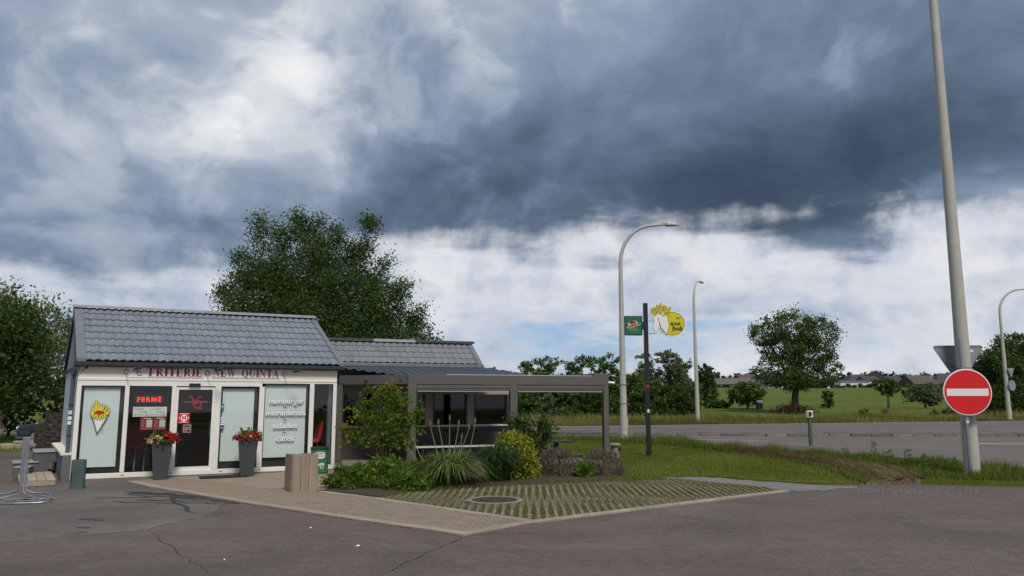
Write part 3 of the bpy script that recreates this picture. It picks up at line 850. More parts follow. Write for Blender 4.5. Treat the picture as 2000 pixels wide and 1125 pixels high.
# verge between ditch and road
VERGE = [(1.7, 33.6)] + [(4.1, 31.4), (6.1, 28.7), (7.15, 26.2)] + upl[1:] + [(9.3, 16.05), (10.3, 15.80), (12.5, 15.1)] + [(q[0] - .12, q[1] - .05) for q in near[3:][::-1]]
sheet('verge', VERGE, .10, LAWN, thick=.2)
GV = leafmat('verge_blades', (.058, .092, .010), (.130, .168, .024), .35, .7, (.26, .22, .085))
x, y = scatter(VERGE, 15000, rg)
hh = .16 + .10 * np.sin(x * 3.1) * np.sin(y * 2.3)
vv, kk = blades(np.stack([x, y, np.full(len(x), .09)], 1), hh, .018, .5, rg)
tag(link(bpy.data.objects.new('verge_grass', npmesh('verge_grass', vv, kk, GV, np.clip(rg.normal(.45, .28, len(x)), 0, 1)))), 'unmown green verge grass along the road edge', 'grass', kind='stuff')
x, y = scatter(ccw([(7.2, 33.2), (2, 33.9), (-4, 35), (-4, 34), (1.7, 32.6), (5, 29.5), (6.7, 26.5), (7.6, 24.4), (8.3, 24.0), (7.0, 27)]), 5000, rg)
vv, kk = blades(np.stack([x, y, np.full(len(x), .03)], 1), .24, .022, .5, rg)
tag(link(bpy.data.objects.new('edge_grass', npmesh('edge_grass', vv, kk, GV, np.clip(rg.normal(.4, .25, len(x)), 0, 1)))), 'longer grass growing along the back of the lawn', 'grass', kind='stuff')
# dry tall grass on the far side of the road
DRY = leafmat('dry_grass', (.095, .125, .028), (.26, .215, .08), .3, .8, (.40, .33, .16))
fl = far[::-1]
nd = 46000; t = rg.uniform(0, 1, nd)
fp = np.array([lerp_path([(-30, 48.2), (3.25, 49.9), (17.91, 54.9), (40.8, 62.5), (90, 77)], q) for q in t])
dpt = rg.uniform(0, 1, nd) ** 1.3 * 9
x, y = fp[:, 0] - dpt * .3, fp[:, 1] + .3 + dpt * .95
hh = np.clip(.24 + dpt * .07, .2, .58) * (1 + .35 * np.sin(x * .9) * np.sin(y * .7 + x * .2))
vv, kk = blades(np.stack([x, y, terrain(y) - .06], 1), hh, .05, .45, rg)
rv = np.clip(.12 + .05 * dpt + .38 * np.sin(x * .35 + 1) * np.sin(y * .5) + rg.normal(0, .2, nd), 0, 1)
tag(link(bpy.data.objects.new('roadside_dry_grass', npmesh('roadside_dry_grass', vv, kk, DRY, rv))), 'tall straw coloured grass beyond the road', 'grass', kind='stuff')

# ================================================================== the snack bar building
WHITE = pmat('white_aluminium', (.74, .735, .70), .35, .04, 3, dirt=.28, dirtc=(.45, .42, .36))
CREAM = pmat('cream_panel', (.72, .68, .57), .5, .05, 2, dirt=.3, dirtc=(.52, .46, .36))
SIDEW = pmat('side_cladding', (.50, .54, .60), .6, .06, 2, dirt=.3)
TILE = pmat('tile_steel', (.185, .212, .250), .42, .16, 5, metal=.1, rnd=.11, spec=.4, dirt=.35, dirtc=(.20, .215, .235))
TILE2 = pmat('tile_steel_wing', (.19, .20, .215), .42, .16, 5, metal=.15, rnd=.10, spec=.5, dirt=.35, dirtc=(.18, .18, .185))
RIDGE = pmat('ridge_steel', (.30, .30, .30), .5, .15, 6, metal=.2, dirt=.5, dirtc=(.16, .15, .14))
VERGET = pmat('verge_trim', (.17, .185, .21), .45, .1, 5, metal=.15, dirt=.3)
GUTTER = pmat('gutter_grey', (.028, .033, .038), .4, .15, 6, spec=.5)
ZINC = pmat('zinc_pipe', (.10, .125, .14), .45, .15, 6, metal=.3)
DARK = pmat('dark_interior', (.018, .017, .017), .7, .2, 3)
FLOORT = pmat('interior_floor', (.10, .09, .08), .4, .2, 4)
REDU = pmat('red_upholstery', (.42, .020, .018), .45, .1, 8)
BLIND = pmat('roller_blind', (.74, .79, .785), .8, .02, 2.5)
BLACKT = pmat('black_trim', (.012, .013, .016), .35, .2, 6)
INK = pmat('black_ink', (.012, .012, .014), .6, .1, 8)
MAROON = pmat('maroon_letters', (.25, .010, .028), .45, .08, 8)
PLWHITE = pmat('sign_white', (.76, .75, .72), .45, .04, 3, dirt=.15)
PINK = pmat('sign_pink', (.48, .33, .33), .6, .06, 5)  # even dull pink for the name panel underlines and poster text lines
LOGOG = pmat('logo_grey', (.23, .16, .17), .6, .1, 5)
PAPER = pmat('paper', (.74, .74, .70), .85, .04, 9)
POSTRED = pmat('poster_red', (.30, .018, .028), .5, .08, 6)
STICKRED = pmat('sticker_red', (.58, .012, .03), .45, .05, 6)
YELL = pmat('fries_yellow', (.66, .56, .05), .55, .1, 12)
REDS = pmat('sauce_red', (.40, .03, .02), .5, .2, 12)
GREENS = pmat('sticker_green', (.02, .24, .12), .5, .08, 6)
BLUES = pmat('sticker_blue', (.03, .05, .16), .5, .08, 6)
GREYL = pmat('letter_white', (.86, .87, .87), .5, .02, 4)
GREYS = pmat('letter_shadow', (.16, .18, .20), .6, .05, 4)

def glassmat(name, tint=(.93, .95, .95), ior=1.35, rough=.02):
    m = M(name); m.N.remove(m.b)
    tr = m.N.new('ShaderNodeBsdfTransparent'); tr.inputs[0].default_value = (*tint, 1)
    gl = m.N.new('ShaderNodeBsdfGlossy'); gl.inputs['Roughness'].default_value = rough
    lw = m.N.new('ShaderNodeLayerWeight'); lw.inputs['Blend'].default_value = .5
    f0 = ((ior - 1) / (ior + 1)) ** 2 * 1.6
    pw = m.math('POWER', lw.outputs['Facing'], 5.0)
    frs = m.math('ADD', m.math('MULTIPLY', pw, 1 - f0), f0)
    nz = m.N.new('ShaderNodeTexNoise'); nz.inputs['Scale'].default_value = .7; bp = m.N.new('ShaderNodeBump'); bp.inputs['Strength'].default_value = .04; bp.inputs['Distance'].default_value = .02
    m.L.new(nz.outputs['Fac'], bp.inputs['Height']); m.L.new(bp.outputs[0], gl.inputs['Normal'])
    mx = m.N.new('ShaderNodeMixShader'); m.L.new(frs, mx.inputs[0]); m.L.new(tr.outputs[0], mx.inputs[1]); m.L.new(gl.outputs[0], mx.inputs[2])
    m.L.new(mx.outputs[0], m.out.inputs[0]); return m.m
GLASS = glassmat('shop_glass')
DGLASS = glassmat('dark_glass', (.30, .32, .33), 1.35, .03)

SA = (-9.36, 16.66); SY = R(27)
SK = -.10                                   # the side walls run slightly off square
sk = lambda x, y, z: (x + SK * y, y, z)
shop = empty('snack_bar', (*SA, 0), SY, 'white glass fronted snack bar with grey tiled roof', 'snack bar')
W, D = 5.62, 4.6
RY, RZ, EY, EZ = 2.31, 3.94, -.12, 2.56
# walls
MB().box(0, .1, .08, D, .0, 2.46).build('side_wall', SIDEW, shop, xf=sk)
MB().box(W - .1, W, .08, D, 0, 2.46).build('side_wall', SIDEW, shop, xf=sk)
MB().box(.1, W - .1, D - .1, D, 0, 2.46).build('back_wall', SIDEW, shop, xf=sk)
for x0, x1 in ((0.0, .06), (W - .06, W)):
    g = MB().add([(x0, .0, 2.46), (x0, D, 2.46), (x0, RY, RZ - .05), (x1, .0, 2.46), (x1, D, 2.46), (x1, RY, RZ - .05)], [(0, 2, 1), (3, 4, 5), (0, 1, 4, 3), (1, 2, 5, 4), (2, 0, 3, 5)])
    gb = g.build('gable', pmat('gable_cladding', (.20, .23, .28), .5, .08, 3), shop, xf=sk)
    gb['label'] = 'blue grey gable cladding above the side wall'
    sgn = -1 if x0 == 0 else 1
    for k in range(9):
        y = .28 + k * .5
        if y > D - .1: break
        zt = 2.46 + (RZ - .05 - 2.46) * (y / RY if y < RY else (D - y) / (D - RY))
        if zt - 2.5 > .05:
            xx = x0 - .012 if sgn < 0 else x1
            MB().box(xx, xx + .012, y - .012, y + .012, 2.5, zt - .02).build('seam', VERGET, gb, xf=sk)
MB().box(-.03, 0.0, .02, D, 2.40, 2.47).build('side_trim', GUTTER, shop, xf=sk)
PLINTH = pmat('plinth', (.19, .165, .13), .9, .25, 6, bump=.4)
MB().box(.005, W - .005, -.045, .05, -.02, .055).build('plinth', PLINTH, shop)
SILLW = pmat('side_plinth', (.12, .125, .14), .8, .15, 4)
MB().box(-.16, 0.0, .05, D, 0, .56).build('side_plinth', SILLW, shop, xf=sk)
MB().box(-.20, 0.0, .04, D, .56, .61).build('side_sill', CREAM, shop, xf=sk)
MB().box(.1, W - .1, .08, D - .1, -.01, .03).build('floor', FLOORT, shop, xf=sk)
MB().box(.1, W - .1, .08, D - .1, 2.42, 2.455).build('ceiling', DARK, shop, xf=sk)
MB().box(.12, W - .12, D - .5, D - .12, .03, 2.4).build('back_lining', DARK, shop, xf=sk)
MB().box(.102, .13, .3, D - .5, .03, 2.4).build('side_lining', DARK, shop, xf=sk)
MB().box(W - .13, W - .102, .3, D - .5, .03, 2.4).build('side_lining', DARK, shop, xf=sk)
# fascia
MB().box(.0, W, -.02, .10, 2.20, 2.46).build('fascia', CREAM, shop)
# aluminium front: rails and mullions
panes = [(.09, .93, .16, 2.03), (1.02, 1.88, .17, 2.03), (1.97, 2.80, .17, 2.01), (2.93, 3.78, .16, 2.01), (3.90, 4.96, .17, 2.10), (5.07, 5.53, .19, 2.11)]
MB().box(0, W, -.03, .07, .055, .16).build('bottom_rail', WHITE, shop, bevel=.006)
MB().box(0, 3.84, -.03, .07, 2.03, 2.20).build('top_rail', WHITE, shop, bevel=.006)
MB().box(3.845, W, -.03, .07, 2.105, 2.20).build('top_rail', WHITE, shop, bevel=.006)
xs_ = [0, .09, .93, 1.02, 1.88, 1.97, 2.80, 2.93, 3.78, 3.90, 4.96, 5.07, 5.53, W]
for i in range(0, 14, 2):
    top = 2.03 if i < 9 else 2.105
    MB().box(xs_[i], xs_[i + 1], -.035, .07, .16, top).build('mullion', WHITE, shop, bevel=.006)
MB().box(0, W, -.036, -.03, 2.145, 2.152).build('rail_groove', GREYS, shop)
FRAMEB = BLACKT
for i, (x0, x1, z0, z1) in enumerate(panes):
    w = empty('door' if i == 2 else 'window', (0, 0, 0)); w.parent = shop
    t = .018
    fm = WHITE if i == 2 else FRAMEB
    if i == 2: t = .055
    z0r = z0 - .01
    fr = MB()
    for nm, bx in (('frame', (x0, x0 + t, z0r, z1)), ('frame', (x1 - t, x1, z0r, z1)), ('frame', (x0 + t, x1 - t, z1 - t, z1)), ('frame', (x0 + t, x1 - t, z0r, z0r + t * (1.3 if i == 2 else 1)))):
        MB().box(bx[0], bx[1], -.008, .04, bx[2], bx[3]).build(nm, fm, w)
    MB().box(x0 + t, x1 - t, .012, .020, z0r + t, z1 - t).build('pane', GLASS, w)
    if i in (0, 3, 4):
        bx0, bx1, bz0, bz1 = {0: (x0 + .055, x1 - .09, z0 + .13, z1 - .06), 3: (x0 + .045, x1 - .10, z0 + .16, z1 - .05), 4: (x0 + .02, x1 - .07, z0 + .20, z1 - .06)}[i]
        MB().box(bx0, bx1, .055, .060, bz0, bz1).build('blind', BLIND, w)
        MB().box(bx0 - .01, bx1 + .01, .048, .08, bz1, bz1 + .04).build('blind_cassette', RIDGE, w)
        MB().box(x0, x1, .085, .09, z0, z1).build('backing', DARK, w)
    if i == 2:
        MB().box(x0 + .26, x0 + .50, -.07, -.036, z1 + .03, z1 + .085).build('sensor', BLACKT, w)
        MB().box(x1 - .085, x1 - .07, -.03, -.008, .9, 1.2).build('handle', ZINC, w)
for x in (.99, 1.95, 3.0, 3.84):
    MB().box(x - .03, x + .03, -.034, -.029, .098, .112).build('drain_slot', BLACKT, shop)
# roof: individual tile faces, two slopes
roof = empty('roof', (0, 0, 0)); roof.parent = shop
NCOL, NROW = 34, 8
X0, X1 = .12, W + .02
pit = (X1 - X0) / NCOL
def tile_mesh(name, pit, row, slope, m, sign=1, amp=.030, step=.027, n=8, sk_=0.0):
    """one wave tile: S-profile across, dropping lip at the lower edge. local: x across, y up-slope (horizontal), z up"""
    c, s = math.cos(slope), math.sin(slope); vs = []
    def P_(u, t, lift):
        x = u * pit; w = amp * (.5 + .5 * math.sin(2 * math.pi * (u - .18))) ** .85
        h = w + lift
        y = t * c - h * s; z = t * s + h * c
        return (x + sk_ * y, y * sign, z)
    lips = [(0, 0.0 + 0), (0, step), (row * .12, step * .96), (row * 1.02, .0)]
    for t, l in lips:
        for i in range(n + 1): vs.append(P_(i / n, t, l))
    fs = []
    for r in range(len(lips) - 1):
        for i in range(n):
            a = r * (n + 1) + i; q = (a, a + 1, a + n + 2, a + n + 1)
            fs.append(q if sign > 0 else q[::-1])
    me = bpy.data.meshes.new(name); me.from_pydata(vs, [], fs); me.materials.append(m)
    sm = [False] * n + [True] * (2 * n); me.polygons.foreach_set('use_smooth', sm); me.update()
    return me
slope = math.atan2(RZ - EZ, RY - EY); SL = math.hypot(RZ - EZ, RY - EY); row = SL / NROW
tme = tile_mesh('roof_tile', pit, row, slope, TILE, sk_=SK)
for j in range(NROW):
    yy = EY + (RY - EY) * j / NROW; zz = EZ + (RZ - EZ) * j / NROW
    for i in range(NCOL):
        o = bpy.data.objects.new('roof_tile', tme); link(o, roof); o.location = (X0 + i * pit + SK * yy + rb.uniform(-.001, .001), yy + rb.uniform(-.002, .002), zz + .004 + rb.uniform(-.0015, .0015)); o.rotation_euler = (rb.uniform(-.004, .004), rb.uniform(-.003, .003), 0)
# underlay decks
MB().add([(-.05, EY + .03, EZ - .03), (W + .05, EY + .03, EZ - .03), (W + .05, RY, RZ - .03), (-.05, RY, RZ - .03), (-.05, D + .1, EZ - .03), (W + .05, D + .1, EZ - .03)], [(0, 1, 2, 3), (3, 2, 5, 4)]).build('deck', GUTTER, roof, xf=sk)
# rear slope as profiled sheet (only its ridge line shows)
mb = MB()
for i in range(NCOL * 6 + 1):
    x = X0 + (X1 - X0) * i / (NCOL * 6); h = .02 * (.5 + .5 * math.sin(2 * math.pi * (i / 6 - .18)))
    mb.v += [(x, RY, RZ + h), (x, D + .15, EZ + h)]
mb.f = [(2 * i, 2 * i + 1, 2 * i + 3, 2 * i + 2) for i in range(NCOL * 6)]
mb.build('rear_sheet', TILE, roof, xf=sk, smooth=True)
# verges, ridge, gutter
def verge(x0, x1, m, name='verge_trim'):
    mb = MB()
    for (y, z) in ((EY - .02, EZ), (RY, RZ), (D + .1, EZ)):
        mb.v += [(x0, y, z - .10), (x0, y, z + .050), (x1, y, z + .050), (x1, y, z - .02)]
    mb.f = [(a, b, b + 4, a + 4) for k in (0, 4) for a, b in ((k, k + 1), (k + 1, k + 2), (k + 2, k + 3))] + [(3, 2, 1, 0), (8, 9, 10, 11)]
    mb.build(name, m, roof, xf=sk)
verge(-.06, .12, VERGET); verge(W + .13, W + .02, VERGET)
MB().add([(-.075, EY - .05, EZ - .16), (-.075, EY - .05, EZ + .03), (-.075, RY, RZ + .06), (-.075, RY, RZ - .10), (-.062, EY - .05, EZ - .16), (-.062, EY - .05, EZ + .03), (-.062, RY, RZ + .06), (-.062, RY, RZ - .10)],
         [(0, 1, 2, 3)[::-1], (4, 5, 6, 7), (0, 1, 5, 4), (1, 2, 6, 5), (2, 3, 7, 6)]).build('bargeboard', GUTTER, roof, xf=sk)
k = 13
for i in range(k):
    a = -.09 + (W + .22) * i / k; b = -.09 + (W + .22) * (i + 1) / k
    mb = MB().add([(a, RY - .16, RZ + .005 ), (a, RY - .155, RZ + .05), (a, RY, RZ + .085), (a, RY + .155, RZ + .05), (b, RY - .16, RZ + .005), (b, RY - .155, RZ + .052), (b, RY, RZ + .088), (b, RY + .155, RZ + .052)],
                  [(i_, i_ + 1, i_ + 5, i_ + 4)[::-1] for i_ in range(3)] + [(0, 1, 2, 3), (4, 5, 6, 7)[::-1]])
    mb.build('ridge_cap', RIDGE, roof, xf=sk)
gut = MB(); prof = [(-.02, .10), (-.02, .0), (-.13, .0), (-.145, .03), (-.145, .105), (-.13, .105)]
for x in (-.09, W + .13): gut.v += [(x, p_[0] - .10 + .08, 2.44 + p_[1]) for p_ in prof]
gut.f = [(i, i + 1, i + 7, i + 6) for i in range(5)] + [(5, 4, 3, 2, 1, 0), (6, 7, 8, 9, 10, 11)]
go = gut.build('gutter', GUTTER, roof)
for i in range(14): MB().box(.05 + i * .42, .085 + i * .42, -.175, -.02, 2.548, 2.554).build('gutter_bracket', ZINC, go)
MB().tube([(-.02, -.10, 2.46), (-.03, -.10, 2.38), (-.07, .10, 2.28), (-.075, .14, 2.15), (-.075, .14, .66), (-.085, .06, .60)], .042, 10).build('downpipe', ZINC, shop, smooth=True, xf=sk)
MB().tube([(-.05, .02, 2.38), (-.07, .25, 2.33), (-.07, .9, 2.30)], .03, 8).build('pipe_branch', ZINC, shop, smooth=True, xf=sk)
for z in (.95, 1.6): MB().lathe([(.05, z), (.05, z + .03)], 12, (-.075 + SK * .14, .14)).build('pipe_clamp', GUTTER, shop)
# interior furniture seen through the glass (things of their own)
def shop_thing(name, label, cat, x, y, rz=0, group=None):
    t = empty(name, (0, 0, 0), 0, label, cat, group)
    c, s = math.cos(SY), math.sin(SY); xx, yy = x + SK * y, y
    t.location = (SA[0] + xx * c - yy * s, SA[1] + xx * s + yy * c, .03); t.rotation_euler = (0, 0, SY + rz); return t
t = shop_thing('red_bench_seat', 'red padded bench seat behind the closed sign window', 'bench seat', 1.45, 1.6)
MB().box(-.5, .5, -.25, .25, .12, .46).build('seat', BLACKT, t, bevel=.02); MB().box(-.5, .5, .25, .34, .12, 1.15).build('backrest', REDU, t, bevel=.03)
t = shop_thing('red_chair', 'red upholstered chair inside the narrow right window', 'chair', 5.35, .75)
MB().box(-.36, .10, -.22, .22, .62, .72).build('seat', REDU, t, bevel=.03); MB().add([(.02, -.22, .70), (.12, -.22, .70), (.02, .22, .70), (.12, .22, .70), (.14, -.22, 1.15), (.20, -.22, 1.15), (.14, .22, 1.15), (.20, .22, 1.15)], [(0, 1, 5, 4), (2, 6, 7, 3), (0, 4, 6, 2), (1, 3, 7, 5), (4, 5, 7, 6)]).build('backrest', REDU, t, bevel=.02)
for a, b in ((-.3, -.18), (-.3, .18), (.05, -.18), (.05, .18)): MB().tube([(a, b, 0), (a, b, .62)], .015, 6).build('leg', ZINC, t)
t = shop_thing('serving_counter', 'dark red serving counter with steel kick plate behind the door', 'counter', 2.6, 3.2)
MB().box(-.9, 1.2, -.2, .2, .2, 1.05).build('front', pmat('counter_red', (.10, .012, .012), .4), t); MB().box(-.95, 1.25, -.3, .25, 1.05, 1.10).build('top', RIDGE, t, bevel=.01)
MB().box(-.6, .0, -.215, -.2, .03, .35).build('kick_plate', RIDGE, t)
t = shop_thing('bar_table', 'small dark bar table with chrome legs behind left window', 'table', 1.5, .75)
MB().box(-.28, .28, -.25, .25, .62, .66).build('top', BLACKT, t); [MB().tube([(q, 0, 0), (q, 0, .62)], .02, 8).build('leg', RIDGE, t) for q in (-.2, 0, .2)]

# ---------------------------------------------------------------- serif lettering
def glyph(d, ch, x, z, h, m, layer, name='lettering'):
    def r_c(a, b, c, e): d.rect(x + a * h, x + b * h, z + c * h, z + e * h, m, layer, name)
    def po(pts): d.poly([(x + a * h, z + b * h) for a, b in pts], m, layer, name)
    def ring(cx, cz, rx, rz, ix, iz, a0, a1, n=10):
        for i in range(n):
            q0, q1 = R(a0 + (a1 - a0) * i / n), R(a0 + (a1 - a0) * (i + 1) / n)
            po([(cx + ix * math.cos(q0), cz + iz * math.sin(q0)), (cx + rx * math.cos(q0), cz + rz * math.sin(q0)), (cx + rx * math.cos(q1), cz + rz * math.sin(q1)), (cx + ix * math.cos(q1), cz + iz * math.sin(q1))])
    S_, T_, F_ = .23, .09, .07
    w = {'F': .66, 'E': .70, 'I': .34, 'T': .70, 'R': .78, 'N': .82, 'W': 1.05, 'Q': .84, 'U': .80, 'A': .80}.get(ch, .36)
    if ch in 'FEIR': r_c(.07, .07 + S_, 0, 1); r_c(0, .33, 0, F_); r_c(0, .33, 1 - F_, 1)
    if ch in 'FE':
        r_c(.26, .60, 1 - T_, 1); po([(.60, 1), (.60, .70), (.55, .72), (.50, .93)]); r_c(.26, .46, .47, .54); po([(.46, .38), (.46, .63), (.40, .54), (.40, .47)])
    if ch == 'E': r_c(.26, .63, 0, T_); po([(.64, 0), (.64, .32), (.59, .28), (.52, .07)])
    if ch == 'T':
        r_c(.25, .25 + S_, 0, 1); r_c(.17, .52, 0, F_); r_c(.02, .67, 1 - T_, 1); po([(.0, 1), (.0, .70), (.05, .72), (.10, .93)]); po([(.69, 1), (.69, .70), (.64, .72), (.59, .93)])
    if ch == 'R':
        ring(.30, .75, .32, .25, .13, .185, -90, 90); po([(.30, .52), (.46, .52), (.74, .0), (.52, 0)]); r_c(.52, .80, 0, F_)
    if ch == 'N':
        r_c(.08, .14, 0, 1); r_c(.64, .70, 0, 1); po([(.06, 1), (.30, 1), (.70, 0), (.62, 0)]); r_c(0, .22, 0, F_); r_c(.55, .79, 1 - F_, 1); r_c(0, .2, 1 - F_, 1)
    if ch == 'W':
        po([(.06, 1), (.26, 1), (.42, 0), (.34, 0)]); po([(.34, 0), (.40, 0), (.57, .8), (.52, .9)]); po([(.44, 1), (.64, 1), (.78, 0), (.70, 0)]); po([(.70, 0), (.76, 0), (.98, 1), (.92, 1)])
        r_c(0, .34, 1 - F_, 1); r_c(.40, .70, 1 - F_, 1); r_c(.82, 1.05, 1 - F_, 1)
    if ch == 'Q':
        ring(.40, .5, .40, .51, .21, .45, 0, 360, 22); po([(.34, .06), (.48, .10), (.80, -.18), (.62, -.20)])
    if ch == 'U':
        r_c(.08, .27, .3, 1); r_c(.60, .66, .3, 1); ring(.37, .32, .29, .33, .15, .27, 180, 360); r_c(0, .36, 1 - F_, 1); r_c(.50, .78, 1 - F_, 1)
    if ch == 'A':
        po([(.07, 0), (.13, 0), (.42, .9), (.36, 1)]); po([(.34, 1), (.44, 1), (.74, 0), (.52, 0)]); r_c(.20, .56, .28, .34); r_c(0, .22, 0, F_); r_c(.45, .80, 0, F_)
    return w * h
def serif(d, s, x0, x1, z, h, m, layer, name='lettering'):
    class Nul:
        def rect(self, *a): pass
        def poly(self, *a): pass
    tot = sum(glyph(Nul(), c, 0, 0, h, m, 0) + .05 * h for c in s) - .05 * h
    sc = (x1 - x0) / tot; x = 0
    class Sc:
        def rect(self, a, b, c_, e, m_, l, nm): d.rect(x0 + a * sc, x0 + b * sc, c_, e, m_, l, nm)
        def poly(self, pts, m_, l, nm): d.poly([(x0 + a * sc, b) for a, b in pts], m_, l, nm)
    for c in s: x += glyph(Sc(), c, x, z, h, m, layer, name) + .05 * h
def fac_thing(name, label, cat, group=None):
    t = empty(name, (*SA, 0), SY, label, cat, group); return t
def panel_sign(label, x0, x1, z0, z1, txt=None, tx=None, cat='sign'):
    t = fac_thing('shop_sign', label, cat)
    MB().box(x0, x1, -.034, -.021, z0, z1).build('board', PLWHITE, t)
    return t, Draw(t, -.035)
def logo_nq(d, cx, cz, h, m, layer=0, w=.016):
    """interlaced monogram with a horizontal flourish"""
    k = h
    d.ribbon([(cx - .55 * k, cz + .42 * k), (cx - .42 * k, cz + .50 * k), (cx - .30 * k, cz + .38 * k), (cx - .22 * k, cz - .05 * k)], w * h * 5, m, layer)
    d.ribbon([(cx - .36 * k, cz + .46 * k), (cx - .10 * k, cz + .12 * k), (cx + .06 * k, cz - .10 * k)], w * h * 8, m, layer)
    d.ribbon([(cx + .02 * k, cz - .02 * k), (cx + .10 * k, cz + .36 * k), (cx + .26 * k, cz + .48 * k), (cx + .40 * k, cz + .40 * k)], w * h * 5, m, layer)
    d.arc(cx + .10 * k, cz - .14 * k, .24 * k, .26 * k, 0, 360, w * h * 6, m, layer, n=18)
    d.ribbon([(cx - .10 * k, cz - .42 * k), (cx + .10 * k, cz - .38 * k), (cx + .30 * k, cz - .46 * k), (cx + .44 * k, cz - .40 * k)], w * h * 6, m, layer)
    d.ribbon([(cx - .95 * k, cz + .08 * k), (cx - .3 * k, cz + .10 * k)], w * h * 3, m, layer); d.ribbon([(cx + .36 * k, cz + .02 * k), (cx + 1.0 * k, cz + .04 * k)], w * h * 3, m, layer)
t, d = panel_sign('white sign panel with a small maroon monogram left of the shop name', .98, 1.345, 2.215, 2.445)
logo_nq(d, 1.17, 2.33, .17, LOGOG); d.done()
t, d = panel_sign('white sign panel with maroon serif letters reading FRITERIE', 1.35, 2.53, 2.212, 2.447)
serif(d, 'FRITERIE', 1.375, 2.50, 2.250, .180, MAROON, 1); d.rect(1.36, 2.52, 2.221, 2.240, PINK, 0, 'underline'); d.done()
t, d = panel_sign('white sign panel with maroon serif letters reading NEW QUINTA', 2.70, 4.26, 2.212, 2.447)
serif(d, 'NEW', 2.73, 3.22, 2.252, .180, MAROON, 1); d.done(); d = Draw(t, -.035); serif(d, 'QUINTA', 3.36, 4.21, 2.252, .180, MAROON, 1); d.rect(2.71, 4.22, 2.221, 2.242, PINK, 0, 'underline'); d.done()
# spot lamps on arms
CHROME = pmat('lamp_steel', (.42, .42, .41), .4, .2, 8, metal=.6)
proto = None
for x, lab in ((.93, 'spot lamp on a bracket arm left of the monogram panel'), (2.60, 'spot lamp on a bracket arm between the two name panels'), (4.34, 'spot lamp on a bracket arm right of the word QUINTA')):
    t = fac_thing('spot_lamp', lab, 'lamp', 'spot lamps above the shop front')
    MB().lathe([(.055, 0), (.05, .02), (.03, .035)], 14).build('wall_plate', CHROME, t, xf=lambda a, b, c: (x + a, -.021 - c, 2.34 + b))
    MB().tube([(x, -.05, 2.30), (x + .02, -.12, 2.28), (x + .03, -.20, 2.31), (x + .16, -.42, 2.375)], .010, 6).build('arm', CHROME, t)
    MB().tube([(x + .13, -.40, 2.365), (x + .20, -.47, 2.40), (x + .27, -.54, 2.42)], [.018, .035, .04], 8).build('lamp_head', GUTTER, t, smooth=True)
# LED sign
m = M('led_red'); m.set('Base Color', (.5, .0, .0, 1)); m.set('Emission Color', (1.0, .012, .008, 1)); m.set('Emission Strength', 1.6); LED = m.m
t = fac_thing('led_sign', 'red lit LED sign reading FERME with accent in the dark window', 'LED sign')
MB().box(1.14, 1.72, .085, .11, 1.66, 1.82).build('housing', BLACKT, t)
text('lettering', 'FERMÉ', LED, t, 1.19, 1.685, .082, .48, .135, offset=.0015, spacing=1.3)
# notices and posters behind the same window
PENS = pmat('pen_ink', (.06, .07, .07), .8)
for x0, x1, lab, l1, l2, l3 in ((1.115, 1.455, 'handwritten white paper notice about opening days, left sheet', 'JOURNEES', 'CALMES', 'DU 10/7 AU 30/7'), (1.46, 1.80, 'handwritten white paper notice about yearly leave, right sheet', 'CONGES', 'ANNUELS', 'DU 10/7 AU 30/7')):
    t = fac_thing('paper_notice', lab, 'notice', 'handwritten notices on the window')
    MB().box(x0, x1, .022, .024, 1.355, 1.57).build('sheet', PAPER, t)
    for i, (s, xx, ww) in enumerate(((l1, .03, .19), (l2, .11, .18), (l3, .02, .29))): text('handwriting', s, PENS, t, x0 + xx, 1.505 - i * .062, .0205, ww, .045, shear=.2)
    d = Draw(t, .0206); d.poly([(x1 - .07, 1.372), (x1 - .05, 1.386), (x1 - .03, 1.372), (x1 - .05, 1.360)], STICKRED, 0, 'heart'); d.done()
for x0, x1, lab in ((1.275, 1.535, 'dark red price list poster on the left under the notices'), (1.54, 1.80, 'dark red price list poster on the right under the notices')):
    t = fac_thing('price_poster', lab, 'poster', 'price lists on the window')
    MB().box(x0, x1, .022, .024, 1.06, 1.345).build('sheet', POSTRED, t)
    d = Draw(t, .0215)
    d.rect(x0 + .125, x1 - .02, 1.12, 1.285, PAPER, 0, 'price_box'); d.rect(x0 + .06, x1 - .05, 1.308, 1.322, PAPER, 0, 'heading')
    for k in range(6): d.rect(x0 + .02, x0 + .10 - .012 * (k % 3), 1.132 + k * .026, 1.140 + k * .026, PINK, 0, 'text_line'); d.rect(x0 + .135, x1 - .03, 1.132 + k * .026, 1.137 + k * .026, GREYS, 1, 'price_line')
    d.rect(x0 + .02, x1 - .02, 1.085, 1.093, PINK, 0, 'text_line'); d.done()
# stickers on the door
t = fac_thing('distance_sticker', 'bright red square sticker with white footprints on the door glass', 'sticker')
MB().box(2.045, 2.285, .0085, .0105, 1.20, 1.43).build('sheet', STICKRED, t); d = Draw(t, .008)
d.ellipse(2.165, 1.315, .068, .080, PAPER, 0, 'disc'); d.ellipse(2.14, 1.32, .018, .045, STICKRED, 1, 'footprint'); d.ellipse(2.19, 1.32, .018, .045, STICKRED, 1, 'footprint')
for sx in (-1, 1): d.rect(2.165 + sx * .095 - .006, 2.165 + sx * .095 + .006, 1.285, 1.345, PAPER, 0, 'arrow')
d.rect(2.07, 2.26, 1.405, 1.415, PAPER, 0, 'heading_line'); d.rect(2.07, 2.26, 1.215, 1.225, PAPER, 0, 'footer_line'); d.done()
t = fac_thing('door_monogram', 'dark red interlaced monogram applied to the door glass', 'monogram')
d = Draw(t, .009); logo_nq(d, 2.40, 1.66, .30, pmat('monogram_red', (.26, .04, .045), .5), 1, .018); d.rect(2.16, 2.64, 1.668, 1.688, LOGOG, 0, 'bar'); d.done()
